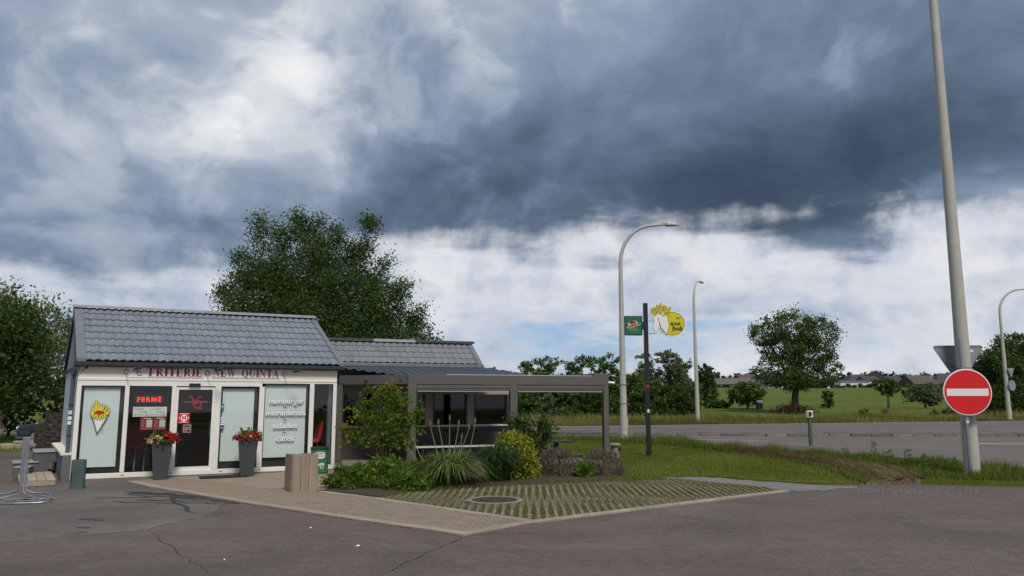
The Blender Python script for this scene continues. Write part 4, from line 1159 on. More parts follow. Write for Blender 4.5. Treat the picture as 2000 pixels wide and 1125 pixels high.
t = fac_thing('info_sheet', 'small pale notice with pictograms low on the door glass', 'notice')
MB().box(2.15, 2.33, .0085, .0105, .985, 1.175).build('sheet', LOGOG, t); d = Draw(t, .008); d.ellipse(2.275, 1.03, .03, .025, INK); d.rect(2.18, 2.21, 1.02, 1.04, INK); d.rect(2.18, 2.30, 1.12, 1.14, INK); d.done()
for x0, z0, w_, h_, mt, lab in ((2.935, 1.50, .075, .13, GREENS, 'small green sticker on the window right of the door'), (2.945, 1.245, .09, .08, PAPER, 'white payment sticker, upper of the column by the door'), (2.94, 1.145, .10, .085, PAPER, 'white payment sticker below another by the door'), (2.95, 1.035, .07, .095, BLUES, 'dark blue payment sticker beside the door')):
    t = fac_thing('window_sticker', lab, 'sticker', 'stickers beside the door'); MB().box(x0, x0 + w_, .006, .0085, z0, z0 + h_).build('sheet', mt, t)
    d = Draw(t, .0055); d.rect(x0 + .012, x0 + w_ - .012, z0 + h_ * .42, z0 + h_ * .58, PAPER if mt is not PAPER else BLUES, 0, 'mark'); d.done()
# menu lettering on the blind window
t = fac_thing('menu_lettering', 'white menu words hamburger mitraillettes salades cafes on the window', 'lettering')
for s, x, z, w_ in (('hamburger', 4.02, 1.635, .82), ('mitraillettes', 3.955, 1.355, .93), ('salades', 4.13, 1.055, .57), ('cafés', 4.21, .755, .42)):
    text('letter_shadow', s, GREYS, t, x + .012, z - .014, .0098, w_, .175, offset=.002)
    text('letters', s, GREYL, t, x, z, .0078, w_, .175, offset=.0022)
for x, z in ((4.40, 1.535), (4.40, 1.245), (4.40, .95)):
    d = Draw(t, .009); d.ribbon([(x - .04, z - .012), (x - .02, z + .014), (x + .005, z + .004), (x + .022, z - .014), (x + .045, z + .012)], .016, INK, 0, 'tilde'); d.done()
# cone of fries on the first window
t = fac_thing('fries_emblem', 'printed paper cone of yellow fries with red sauce on the left window', 'emblem')
d = Draw(t, .009); rf = random.Random(4)
d.poly([(.315, 1.40), (.62, 1.37), (.445, 1.02)], PLWHITE, 0, 'cone'); d.ribbon([(.315, 1.42), (.44, 1.01), (.45, 1.01), (.625, 1.37)], .011, INK, 1, 'outline'); d.ribbon([(.345, 1.38), (.445, 1.04)], .006, GREYS, 1, 'outline')
fr = [(.42, 1.42, .385, 1.70), (.38, 1.40, .32, 1.58), (.36, 1.38, .305, 1.50), (.45, 1.42, .44, 1.64), (.50, 1.42, .54, 1.62), (.53, 1.40, .60, 1.58), (.55, 1.38, .65, 1.53), (.56, 1.36, .64, 1.46), (.40, 1.40, .37, 1.62), (.47, 1.42, .49, 1.60), (.35, 1.36, .31, 1.44)]
for i, (a, b, c_, e) in enumerate(fr):
    d.ribbon([(a, b), (c_, e)], .052, INK, 2, 'fry_outline'); d.ribbon([(a, b + .004), (c_, e - .004)], .036, YELL, 3, 'fry')
d.ellipse(.46, 1.43, .10, .065, INK, 4, 'sauce_outline'); d.ellipse(.46, 1.43, .09, .055, REDS, 5, 'sauce')
for a, b, c_, e in ((.36, 1.33, .40, 1.41), (.42, 1.31, .43, 1.40), (.48, 1.30, .49, 1.40), (.54, 1.32, .52, 1.41), (.58, 1.34, .56, 1.43)):
    d.ribbon([(a, b), (c_, e)], .046, INK, 6, 'fry_outline'); d.ribbon([(a, b), (c_, e)], .032, YELL, 7, 'fry')
d.rect(.52, .57, 1.09, 1.10, GREYS, 0, 'caption'); d.rect(.525, .565, 1.065, 1.075, GREYS, 0, 'caption'); d.done()
t = fac_thing('corner_sticker', 'small sticker of a paper cone with red top at the fascia corner', 'sticker')
d = Draw(t, -.0215); d.poly([(.045, 2.26), (.06, 2.38), (.14, 2.40)], YELL, 0, 'cone'); d.ellipse(.15, 2.415, .035, .028, REDS, 1, 'top'); d.ribbon([(.07, 2.36), (.12, 2.385)], .016, INK, 1, 'band'); d.done()
t = fac_thing('pipe_sticker', 'small white stickers with red hearts on the downpipe', 'sticker')
for z in (1.42, 1.30, 1.20): MB().box(-.12, -.05, .090, .094, z, z + .075).build('label_card', PAPER, t, xf=sk)
d = Draw(t, .089, xf=sk); d.ellipse(-.085, 1.46, .015, .012, STICKRED, 0, 'heart'); d.done()

# ================================================================== rear wing with lower roof
WA = (-4.85, 21.6); WY = R(22)
wing = empty('dining_wing', (*WA, 0), WY, 'low dining wing with tiled roof behind the grey pergola', 'building annex')
WALLG = pmat('wing_wall', (.082, .074, .072), .65, .12, 3)
BEIGE = pmat('beige_panel', (.34, .31, .27), .6, .08, 3)
SILLP = pmat('pale_sill', (.55, .53, .50), .5, .06, 4)
wy = .25
MB().box(-.75, 5.34, wy, wy + .2, 0, .93).build('wall', WALLG, wing)
MB().box(-.75, 5.34, wy, wy + .2, 1.88, 2.60).build('upper_wall', BEIGE, wing)
MB().box(5.2, 5.34, wy + .2, 3.0, 0, 2.45).build('end_wall', WALLG, wing); MB().box(-.75, 5.34, 3.0, 3.2, 0, 2.6).build('back_wall', WALLG, wing)
MB().box(-.75, 5.2, wy + .2, 3.0, .0, .05).build('floor', DARK, wing)
for x0, x1 in ((-.75, .22), (1.42, 1.70), (2.58, 2.82), (3.88, 4.10), (5.18, 5.34)):
    MB().box(x0, x1, wy - .01, wy + .2, .93, 1.88).build('pier', BEIGE if x0 > 1 and x0 < 5 else WALLG, wing)
for x0, x1 in ((.22, 1.42), (1.70, 2.58), (2.82, 3.88), (4.10, 5.18)):
    w = empty('window', (0, 0, 0)); w.parent = wing
    MB().box(x0, x1, wy + .06, wy + .07, .98, 1.88).build('pane', DGLASS, w); MB().box(x0, x1, wy + .16, wy + .18, .93, 1.9).build('backing', DARK, w)
    MB().box(x0 - .06, x1 + .02, wy - .07, wy + .06, .93, .985).build('sill', SILLP, w, bevel=.006)
    MB().box(x0, x0 + .05, wy + .02, wy + .12, .985, 1.88).build('frame', BLACKT, w); MB().box(x1 - .05, x1, wy + .02, wy + .12, .985, 1.88).build('frame', BLACKT, w)
# light cladding strip beside the shop corner
for k in range(4):
    MB().box(-.10, .12, wy - .03, wy - .012, .98 + k * .33, .98 + k * .33 + .32).build('cladding_panel', SILLP, wing)
wroof = empty('roof', (0, 0, 0)); wroof.parent = wing
wEY, wEZ, wRY, wRZ = 0.0, 2.76, 1.02, 3.44; wX0, wX1 = -.75, 4.12
wn, wr = 24, 4; wp = (wX1 - wX0) / wn; wsl = math.atan2(wRZ - wEZ, wRY - wEY); wrow = math.hypot(wRZ - wEZ, wRY - wEY) / wr
wme = tile_mesh('roof_tile', wp, wrow, wsl, TILE2, amp=.030, step=.024)
for j in range(wr):
    for i in range(wn):
        o = bpy.data.objects.new('roof_tile', wme); link(o, wroof); o.location = (wX0 + i * wp, wEY + (wRY - wEY) * j / wr, wEZ + (wRZ - wEZ) * j / wr + .004)
MB().add([(wX0, wEY + .03, wEZ - .03), (wX1 + .1, wEY + .03, wEZ - .03), (wX1 + .1, wRY, wRZ - .03), (wX0, wRY, wRZ - .03), (wX0, 3.2, 2.6), (wX1 + .1, 3.2, 2.6)], [(0, 1, 2, 3), (3, 2, 5, 4)]).build('deck', GUTTER, wroof)
mb = MB()
for (y, z) in ((wEY - .03, wEZ), (wRY, wRZ), (3.2, 2.62)): mb.v += [(wX1 + .14, y, z - .12), (wX1 + .14, y, z + .045), (wX1, y, z + .045), (wX1, y, z - .02)]
mb.f = [(a, a + 1, a + 5, a + 4)[::-1] for k_ in (0, 4) for a in (k_, k_ + 1, k_ + 2)] + [(3, 2, 1, 0), (8, 9, 10, 11)]
mb.build('verge_trim', VERGET, wroof)
for i in range(8):
    a = wX0 + (wX1 + .2 - wX0) * i / 8; b = wX0 + (wX1 + .2 - wX0) * (i + 1) / 8
    MB().add([(a, wRY - .14, wRZ), (a, wRY - .13, wRZ + .06), (a, wRY, wRZ + .09), (a, wRY + .13, wRZ + .06), (b, wRY - .14, wRZ), (b, wRY - .13, wRZ + .062), (b, wRY, wRZ + .093), (b, wRY + .13, wRZ + .062)],
             [(i_, i_ + 1, i_ + 5, i_ + 4)[::-1] for i_ in range(3)] + [(0, 1, 2, 3), (4, 5, 6, 7)[::-1]]).build('ridge_cap', RIDGE if i in (3, 4) else GUTTER, wroof)
MB().box(wX0, wX1 + .16, -.13, .02, 2.66, 2.755).build('gutter', VERGET, wroof, bevel=.01)
MB().box(wX0, wX1 + .05, .02, .24, 2.60, 2.655).build('soffit', SILLP, wroof)
MB().add([(wX1 + .1, .05, 2.62), (wX1 + .75, .05, 2.50), (wX1 + .1, .9, 2.95), (wX1 + .75, .9, 2.60)], [(0, 1, 3, 2)]).build('end_flashing', VERGET, wroof)
# ---------------------------------------------------------------- pergola
PC, PM_, PR, PL = Vector((-2.57, 19.9)), None, Vector((2.58, 21.5)), Vector((-4.62, 20.85))
PM_ = PC + (PR - PC) * ((.03 + 2.57) / (2.58 + 2.57)); PE = Vector((.05, 23.85))
PERG = pmat('pergola_grey', (.105, .096, .094), .5, .07, 3, dirt=.2, dirtc=(.14, .13, .12))
perg = empty('pergola', (PC.x, PC.y, 0), 0, 'dark grey aluminium pergola on square posts beside the snack bar', 'pergola')
def pb(name, a, b, z0, z1, w, m=PERG, offn=0.0, bevel=.004):
    d_ = (b - a).normalized(); n_ = Vector((-d_.y, d_.x)); a, b = a + n_ * offn - PC, b + n_ * offn - PC
    s = n_ * (w / 2)
    return MB().prism([tuple(a - s), tuple(b - s), tuple(b + s), tuple(a + s)], z0, z1).build(name, m, perg, bevel=bevel)
ft = (PR - PC).normalized()
fr_up = pb('front_fascia', PC - ft * .11, PR + ft * .07, 2.12, 2.365, .14)
pb('side_beam', PC, PL, 2.12, 2.365, .12)
pb('end_beam', PR, PE, 2.12, 2.44, .12); pb('end_cap', PR - ft * .36, PR + ft * .072, 2.366, 2.44, .145)
for a, b in ((PC + ft * .12, PM_ - ft * .10), (PM_ + ft * .10, PR - ft * .07)):
    pb('screen_cassette', a, b, 1.965, 2.115, .12, offn=.005); pb('screen_slot', a, b, 2.008, 2.020, .124, BLACKT, offn=.004, bevel=0)
    pb('screen_bar', a + ft * .02, b - ft * .02, 1.928, 1.962, .05, SILLP, offn=-.01)
pb('fascia_edge', PC + ft * .9, PR - ft * .37, 2.3655, 2.378, .05, SILLP)
for q, w_ in ((PC, .22), (PM_, .20), (PR, .145)):
    v = q - PC; d_ = ft * (w_ / 2); n_ = Vector((-ft.y, ft.x)) * .075
    MB().prism([tuple(v - d_ - n_), tuple(v + d_ - n_), tuple(v + d_ + n_), tuple(v - d_ + n_)], .0, 2.118).build('post', PERG, perg, bevel=.006)
    MB().prism([tuple(v - d_ * 1.3 - n_ * 1.3), tuple(v + d_ * 1.3 - n_ * 1.3), tuple(v + d_ * 1.3 + n_ * 1.3), tuple(v - d_ * 1.3 + n_ * 1.3)], .0, .062).build('post_foot', PERG, perg)
v = PL - PC; MB().box(v.x - .08, v.x + .08, v.y - .08, v.y + .08, 0, 2.118).build('post', PERG, perg)
v = PE - PC; MB().box(v.x - .06, v.x + .06, v.y - .06, v.y + .06, 0, 2.118).build('post', BLACKT, perg)
# louvres over the open bay
for k in range(12):
    t_ = (k + .5) / 12; a = PM_ + ft * .3 + (PR - PM_ - ft * .35) * t_; b = PE + (PR - PE) * t_ * .97
    pb('louvre', a + Vector((0, .1)), b, 2.19, 2.215, .17, bevel=0)
# lean-to roof of profiled steel sheets, down from the wing to the front beam
SHEET = pmat('profiled_steel', (.045, .062, .085), .45, .1, 4, metal=.2, dirt=.25)
ex, ey = Vector((math.cos(WY), math.sin(WY))), Vector((-math.sin(WY), math.cos(WY)))
WAv = Vector(WA)
def front_y(x):
    """local y of the front beam line at local x"""
    best = None
    for a, b in ((PL + Vector((-.6, .35)), PC), (PC, PR)):
        la = ((a - WAv).dot(ex), (a - WAv).dot(ey)); lb = ((b - WAv).dot(ex), (b - WAv).dot(ey))
        if la[0] <= x <= lb[0]: best = la[1] + (lb[1] - la[1]) * (x - la[0]) / (lb[0] - la[0])
    return best
x = -.45; ns = 0
while x < 4.75:
    w_ = .42; mb = MB(); pts = []
    prof = [(0, 0), (.05, .035), (.09, .035), (.14, 0), (.21, 0), (.26, .035), (.30, .035), (.35, 0), (.42, 0)]
    ok = True
    for px_, hz in prof:
        fy = front_y(x + px_)
        if fy is None: ok = False; break
        yb = .20
        if x + px_ > 4.25: yb = .20 - (x + px_ - 4.25) * 2.3
        if yb < fy + .1: ok = False; break
        zf = 2.70 - (.20 - (fy + .05)) * .158
        zb = 2.70 - (.20 - yb) * .158
        mb.v += [(x + px_, fy + .05, max(zf, 2.30) + hz), (x + px_, yb, zb + hz)]
    if ok:
        mb.f = [(2 * i, 2 * i + 2, 2 * i + 3, 2 * i + 1) for i in range(len(prof) - 1)]
        o = mb.build('roof_sheet', SHEET, perg); o.location = (WA[0] - PC.x, WA[1] - PC.y, 0); o.rotation_euler = (0, 0, WY)
    x += .42
# dark soffit boards under it
for k in range(6):
    x0 = -.3 + k * .75; fy = front_y(x0 + .35)
    if fy is None: continue
    o = MB().box(x0, x0 + .73, fy + .15, .2, 2.23, 2.25).build('soffit_board', PERG, perg); o.location = (WA[0] - PC.x, WA[1] - PC.y, 0); o.rotation_euler = (0, 0, WY)
# security camera at its corner
camw = pmat('camera_white', (.78, .78, .78), .4, .03)
t = empty('security_camera', (2.70, 21.62, 2.20), R(15), 'white security camera on the right end of the pergola', 'camera')
MB().box(-.06, .02, -.02, .02, -.02, .02).build('bracket', camw, t); MB().tube([(.0, 0, 0), (.16, -.06, -.02)], .035, 10).build('body', camw, t, smooth=True); MB().tube([(.16, -.06, -.02), (.165, -.062, -.021)], .025, 10).build('lens', INK, t)
# bench, tables on the terrace
DTAB = pmat('dark_furniture', (.022, .022, .024), .5, .2, 6)
t = empty('long_bench', (-1.3, 21.35, .06), R(20), 'long dark bench with pale edge under the pergola', 'bench')
MB().box(-1.4, 1.4, -.2, .2, .40, .44).build('seat', DTAB, t); MB().box(-1.4, 1.4, -.205, -.2, .395, .445).build('edge', SILLP, t)
for q in (-1.2, 0, 1.2): MB().box(q - .03, q + .03, -.17, .17, 0, .40).build('leg', DTAB, t)
t = empty('terrace_table', (-.9, 22.1, .06), R(20), 'dark tall terrace table under the pergola windows', 'table')
MB().box(-1.0, 1.0, -.3, .3, .78, .82).build('top', DTAB, t)
for q in (-.75, .75): MB().box(q - .05, q + .05, -.05, .05, 0, .78).build('leg', DTAB, t)

# ================================================================== things at the shop front
t = empty('flower_planter', (-7.62, 17.05, .02), R(22), 'tall grey tapered planter with red and pale flowers left of the door', 'planter', 'planters at the shop door')
POT = pmat('planter_grey', (.052, .056, .062), .55, .12, 4, dirt=.3, dirtc=(.09, .09, .09))
def planter(t, seed, pale):
    mb = MB(); prof = [(.135, 0), (.205, .80), (.215, .80), (.215, .84), (.19, .84), (.185, .78)]
    for r_0, z in prof: mb.v += [(-r_0, -r_0, z), (r_0, -r_0, z), (r_0, r_0, z), (-r_0, r_0, z)]
    mb.f = [(4 * k + i, 4 * k + (i + 1) % 4, 4 * k + 4 + (i + 1) % 4, 4 * k + 4 + i) for k in range(5) for i in range(4)] + [(3, 2, 1, 0)]
    mb.build('pot', POT, t, bevel=.008); MB().box(-.18, .18, -.18, .18, .74, .79).build('soil', BED, t)
    r = np.random.default_rng(seed)
    q = r.normal(size=(420, 3)); q /= np.linalg.norm(q, axis=1)[:, None]; q[:, 2] = abs(q[:, 2]); P_ = q * np.array([.31, .28, .23]) * r.uniform(.4, 1.1, (420, 1)) + [0, 0, .80]
    link(bpy.data.objects.new('foliage', npmesh('foliage', leaves(P_, .075, .3, .7, r), 4, leafmat('petunia_leaf', (.03, .06, .012), (.08, .12, .03)), r.uniform(0, 1, 420))), t)
    for nm, mt, n, side in (('red_flowers', REDF, 105, 1), ('pale_flowers', PALEF, 90 if pale else 22, -1)):
        q = r.normal(size=(n, 3)); q /= np.linalg.norm(q, axis=1)[:, None]; q[:, 2] = abs(q[:, 2]) * .9
        if pale: q[:, 0] = side * abs(q[:, 0]) + (.12 if side > 0 else -.05)
        c = q * np.array([.29, .26, .20]) * r.uniform(.75, 1.12, (n, 1)) + [0, 0, .82]
        if pale and side < 0: c[:, 2] -= .05
        v = []
        for k in range(5):
            a = 2 * math.pi * k / 5; b = a + 1.2
            u = np.cross(q, [0, 0, 1.0]); u /= np.linalg.norm(u, axis=1)[:, None] + 1e-6; w = np.cross(q, u); s = (.034 * r.uniform(.6, 1.15, (n, 1)) if k == 0 else s)
            p1 = c + (u * math.cos(a) + w * math.sin(a)) * s + q * .012; p2 = c + (u * math.cos(b) + w * math.sin(b)) * s + q * .012; pm = c + (u * math.cos((a + b) / 2) + w * math.sin((a + b) / 2)) * s * 1.25 + q * .016
            v.append(np.stack([c, p1, pm, p2], 1))
        v = np.concatenate(v, 0).reshape(-1, 3); f = bpy.data.objects.new(nm, npmesh(nm, v, 4, mt, r.uniform(0, 1, len(v) // 4))); link(f, t); f['kind'] = 'stuff'
REDF = leafmat('red_petal', (.22, .006, .008), (.52, .014, .014), .25); PALEF = leafmat('pale_petal', (.38, .16, .06), (.66, .52, .30), .25)
planter(t, 1, True)
t = empty('flower_planter', (-5.98, 17.72, .02), R(22), 'tall grey tapered planter full of red flowers right of the door', 'planter', 'planters at the shop door')
planter(t, 2, False)
# doormat
MATM = pmat('rubber_mat', (.014, .014, .015), .95, .3, 30, bump=.8, bscale=160)
t = empty('doormat', (-6.42, 17.52, .022), SY, 'thin black rubber doormat in front of the door', 'doormat')
MB().box(-.50, .50, -.27, .27, 0, .018).build('mat', MATM, t, bevel=.006); mb = MB()
for i in range(-5, 6): MB().box(i * .085 - .008, i * .085 + .008, -.24, .24, .018, .024).build('rib', MATM, t)
# wooden bin surround
WOODG = pmat('weathered_wood', (.265, .215, .165), .85, .22, 3, bump=.5, bscale=30, rnd=.14, stretch=(7, 7, .6), dirt=.45, dirtc=(.15, .115, .09))
t = empty('wooden_bin_surround', (-4.02, 15.0, 0), R(31), 'square weathered plank box standing on the brick path', 'wooden box')
h = .23
for sgn, ax in ((-1, 'y'), (1, 'x'), (1, 'y'), (-1, 'x')):
    n = 4 if ax == 'x' else 3
    for k in range(n):
        a = -h + 2 * h * k / n + .003; b = -h + 2 * h * (k + 1) / n - .003; top = .70 + rb.uniform(-.012, .012); q = sgn * h
        o = (MB().box(a, b, min(q, q + sgn * .022), max(q, q + sgn * .022), .01, top) if ax == 'y' else MB().box(min(q, q + sgn * .022), max(q, q + sgn * .022), a, b, .01, top)).build('plank', WOODG, t, bevel=.004)
MB().box(-h, h, -h, h, .60, .62).build('inner_shelf', DARK, t)
for a in (-1, 1):
    for b in (-1, 1): MB().box(a * h - .02 * a - .02, a * h - .02 * a + .02, b * h - .02 * b - .02, b * h - .02 * b + .02, 0, .64).build('corner_post', WOODG, t)
# green drum bin
t = empty('green_drum_bin', (-4.52, 18.42, .022), R(14), 'green printed drum litter bin by the narrow window', 'litter bin')
GREENB = pmat('bin_green', (.035, .20, .075), .4, .12, 3); GREEND = pmat('bin_rim', (.010, .055, .03), .4)
MB().lathe([(.195, 0), (.20, .02), (.205, .55), (.205, .555)], 32).build('drum', GREENB, t, smooth=True)
MB().lathe([(.212, .545), (.215, .60), (.205, .605), (.19, .60), (.185, .52)], 32).build('rim', GREEND, t, smooth=True); MB().lathe([(.204, 0), (.206, .03)], 32).build('foot_ring', GREEND, t)
def wrap(x, y, z, r0=.207):
    a = x / r0; return ((r0 - y) * math.sin(a), -(r0 - y) * math.cos(a), z)
d = Draw(t, 0, xf=wrap)
def dpoly(pts, m, layer, nm):
    d.poly(pts, m, layer, nm)
# subdivided speech-bubble shape so it follows the drum
for i in range(10):
    x0, x1 = -.16 + .029 * i, -.16 + .029 * (i + 1); f = lambda u: (min(1, (u + .17) / .12) if u < .08 else math.sqrt(max(0, 1 - ((u - .08) / .055) ** 2)))
    d.poly([(x0, .41 - .06 * f(x0)), (x1, .41 - .06 * f(x1)), (x1, .45 + .055 * f(x1)), (x0, .44 + .05 * f(x0))], PLWHITE, 0, 'bubble')
for i, x in enumerate((-.07, -.03, .01, .05)): d.rect(x, x + .026, .445, .478, BLUES, 1, 'letter'); d.rect(x + .015, x + .036, .395, .42, BLUES, 1, 'letter')
d.ribbon([(-.15, .20), (-.08, .26), (-.02, .21), (.05, .24), (.12, .22)], .022, PLWHITE, 0, 'logo_stroke'); d.ribbon([(-.12, .22), (-.06, .25), (-.02, .24)], .022, REDS, 1, 'logo_fill'); d.ribbon([(-.16, .16), (.0, .18), (.10, .20)], .012, PLWHITE, 0, 'logo_stroke')
d.arc(.06, .17, .035, .05, 60, 400, .014, PLWHITE, 0, 'logo_stroke'); d.done()
# grey ashtray bin
t = empty('ashtray_bin', (-8.52, 15.45, 0), R(12), 'narrow weathered grey metal post bin at the shop corner', 'ash bin')
ASHM = pmat('grey_sheet_metal', (.085, .115, .115), .55, .25, 4, metal=.25, dirt=.5, dirtc=(.16, .17, .16))
mb = MB(); prof = [(-.125, -.05), (-.09, -.075), (0, -.085), (.09, -.075), (.125, -.05), (.125, .05), (.09, .075), (0, .085), (-.09, .075), (-.125, .05)]
mb.prism(prof, 0, .56); mb.build('body', ASHM, t, bevel=.006)
MB().prism([(x * .8, y * .7) for x, y in prof], .56, .566).build('recess', DARK, t); MB().box(-.10, -.085, -.09, -.078, .16, .34).build('slot', DARK, t)
# wooden step deck
t = empty('wooden_step', (-9.92, 16.42, 0), R(33), 'low pale plank step beside the left wall', 'wooden step')
PALW = pmat('pale_plank', (.36, .30, .24), .85, .2, 3, bump=.5, bscale=26, rnd=.12, stretch=(8, .6, 8), dirt=.4, dirtc=(.2, .16, .12))
for k in range(4): MB().box(-.32 + k * .162, -.32 + k * .162 + .152, -.72, 1.30, .105, .13).build('plank', PALW, t, bevel=.004)
MB().box(-.31, .315, -.72, -.68, .012, .103).build('front_board', PALW, t, bevel=.004); MB().box(-.31, .315, 1.2, 1.24, .0, .103).build('bearer', PALW, t); MB().box(-.30, .305, -.66, -.62, .0, .103).build('bearer', PALW, t)
# concrete steps
GREYC = pmat('grey_blockwork', (.095, .097, .108), .85, .18, 4, bump=.4)
t = empty('concrete_steps', (-11.25, 18.55, 0), R(33), 'grey concrete steps against the left side wall', 'steps')
MB().box(-.45, .25, -.35, .5, 0, .27).build('step', GREYC, t, bevel=.01); MB().box(-.05, .45, -.3, .9, .27, .50).build('step', GREYC, t, bevel=.01)
MB().box(-.47, .05, -.37, .52, .272, .30).build('tread', RIDGE, t, bevel=.006); MB().box(-.07, .47, -.32, .92, .502, .53).build('tread', RIDGE, t, bevel=.006)
# bicycle-type galvanised stand
GALV = pmat('galvanised', (.33, .34, .36), .38, .15, 8, metal=.75)
t = empty('tube_stand', (-8.35, 13.45, 0), R(8), 'galvanised tubular stand with looped feet on the asphalt', 'stand')
for sx in (-1, 1):
    MB().tube([(sx * .05, 0, 1.10), (sx * .045, 0, .30), (sx * .07, 0, .20), (sx * .18, 0, .16), (sx * .42, 0, .15), (sx * .49, -.04, .13), (sx * .50, -.16, .06), (sx * .46, -.24, .03), (sx * .38, -.27, .025), (0, -.29, .025)], .0135, 8).build('outer_loop', GALV, t, smooth=True)
    MB().tube([(sx * .022, -.01, 1.08), (sx * .022, -.01, .22), (sx * .06, -.03, .15), (sx * .30, -.12, .08), (sx * .42, -.20, .06), (sx * .40, -.235, .055), (sx * .02, -.25, .055)], .0115, 8).build('inner_loop', GALV, t, smooth=True)
    MB().tube([(sx * .06, .01, .20), (sx * .30, .12, .09), (sx * .45, .22, .03), (sx * .38, .25, .025), (0, .26, .025)], .014, 8).build('rear_loop', GALV, t, smooth=True)
MB().box(-.045, .045, -.016, .016, .78, 1.10).build('clamp_plate', GALV, t, bevel=.008); MB().box(-.018, .018, -.012, .012, .3, .78).build('mast', GALV, t)
MB().box(-.03, .03, -.30, -.26, .0, .02).build('foot_pad', INK, t); MB().box(-.03, .03, .24, .28, .0, .02).build('foot_pad', INK, t)
# grey boxes by the stand
t = empty('grey_crate', (-10.72, 17.25, 0), R(20), 'grey concrete block standing behind the tubular stand', 'block')
MB().box(-.15, .15, -.2, .2, 0, .26).build('block', GREYC, t, bevel=.015); MB().box(-.16, .16, -.21, .21, .262, .28).build('cap', RIDGE, t, bevel=.005)

# ================================================================== left background: fence, car, bollard
FENW = pmat('brown_fence', (.060, .040, .028), .85, .25, 4, bump=.4, rnd=.2)
FPOST = pmat('fence_post', (.045, .034, .027), .85, .2, 5)
def fence(loc, rz, hgt, wd, label):
    t = empty('fence_panel', (*loc, 0), rz, label, 'fence', 'woven brown fence panels')
    n = int(hgt / .125)
    for i in range(n):
        for s in range(4):
            x0, x1 = -wd / 2 + .04 + (wd - .08) * s / 4, -wd / 2 + .04 + (wd - .08) * (s + 1) / 4; bow = .018 * (1 if (i + s) % 2 else -1)
            mb = MB()
            for k in range(5):
                x = x0 + (x1 - x0) * k / 4; y = bow * math.sin(math.pi * k / 4)
                mb.v += [(x, y - .006, .06 + i * .125), (x, y - .006, .06 + i * .125 + .112), (x, y + .006, .06 + i * .125 + .112), (x, y + .006, .06 + i * .125)]
            mb.f = [(4 * k + a, 4 * k + (a + 1) % 4, 4 * k + 4 + (a + 1) % 4, 4 * k + 4 + a)[::-1] for k in range(4) for a in range(4)]
            mb.build('slat', FENW, t)
    for x in (-wd / 2, wd / 2): MB().box(x - .04, x + .04, -.04, .04, 0, hgt + .08).build('post', FPOST, t); MB().lathe([(.055, hgt + .08), (.05, hgt + .1), (.01, hgt + .12)], 8, (x, 0)).build('post_cap', RIDGE, t)
fence((-14.45, 24.75), R(-31), 1.32, 1.2, 'tall brown woven fence panel beside the left wall')
fence((-13.4, 24.1), R(-31), 1.32, 1.2, 'tall brown woven fence panel half hidden by the left wall')
fence((-15.65, 26.05), R(-45), .82, 1.7, 'low brown woven fence panel furthest left')
t = empty('bollard', (-21.4, 34.0, 0), 0, 'white concrete bollard under the dark tree', 'bollard')
MB().lathe([(.17, 0), (.165, .5), (.15, .6), (.05, .66)], 14).build('post', PLWHITE, t, smooth=True); MB().lathe([(.18, 0), (.18, .04)], 14).build('base', GREYC, t)
t = empty('fallen_log', (-15.9, 26.6, .16), R(-20), 'grey log lying at the edge of the asphalt', 'log')
MB().tube([(-.9, 0, 0), (0, .03, .01), (.8, 0, 0)], [.15, .16, .14], 10).build('trunk', WOODG, t, smooth=True); MB().tube([(.8, 0, 0), (.81, 0, 0)], .12, 10).build('cut_end', PALW, t)
t = empty('stone_slab', (-17.3, 27.6, 0), R(15), 'flat pale stone slab on the grass edge at the left', 'stone')
MB().prism([(-.8, -.3), (.7, -.35), (.9, .2), (-.6, .35)], 0, .18).build('slab', EDGE, t, bevel=.03); MB().prism([(-.2, -.25), (.5, -.2), (.4, .2), (-.3, .2)], .185, .28).build('upper_slab', EDGE, t, bevel=.03)
LEFTG = [(-45, 26.4), (-13, 25.9), (-9, 24.4), (-6, 30), (-10, 36), (-45, 42)]
sheet('left_grass', LEFTG, .02, LAWN, thick=.08)
x, y = scatter(LEFTG, 9000, rg); vv, kk = blades(np.stack([x, y, np.full(len(x), .015)], 1), .16, .03, .5, rg)
tag(link(bpy.data.objects.new('left_verge_grass', npmesh('left_verge_grass', vv, kk, GV, rg.uniform(0, 1, len(x))))), 'rough grass under the trees at the left', 'grass', kind='stuff')
# parked car behind the fence
CARP = pmat('car_paint', (.045, .055, .075), .25, .05, 3, metal=.4, spec=.6); TYRE = pmat('tyre', (.012, .012, .012), .9)
t = empty('parked_car', (-16.35, 29.8, .02), R(6), 'dark blue car parked behind the low fence', 'car')
prof = [(-2.0, .35), (-2.05, .62), (-1.9, .78), (-1.15, .86), (-.55, 1.30), (.75, 1.34), (1.45, .92), (2.0, .85), (2.08, .55), (2.0, .32)]
mb = MB(); n = len(prof)
for yy, kx in ((-.82, 1.0), (.82, 1.0)): mb.v += [(x, yy * (1 if z < .9 else .82), z) for x, z in prof]
mb.f = [tuple(range(n)), tuple(range(n, 2 * n))[::-1]] + [(i, n + i, n + (i + 1) % n, (i + 1) % n) for i in range(n)]
mb.build('body', CARP, t, bevel=.06)
for s in (-1, 1):
    MB().add([(-1.0, s * .76, .90), (-.5, s * .70, 1.24), (.7, s * .70, 1.27), (1.3, s * .76, .93)], [(0, 1, 2, 3) if s < 0 else (3, 2, 1, 0)]).build('side_window', DGLASS, t, xf=lambda a, b, c: (a, b + .03 * (1 if b > 0 else -1), c))
    for x in (-1.3, 1.3):
        w = MB().tube([(x, s * .68, .31), (x, s * .85, .31)], .31, 18).build('wheel', TYRE, t); MB().tube([(x, s * .851, .31), (x, s * .86, .31)], .2, 14).build('rim', GALV, w)
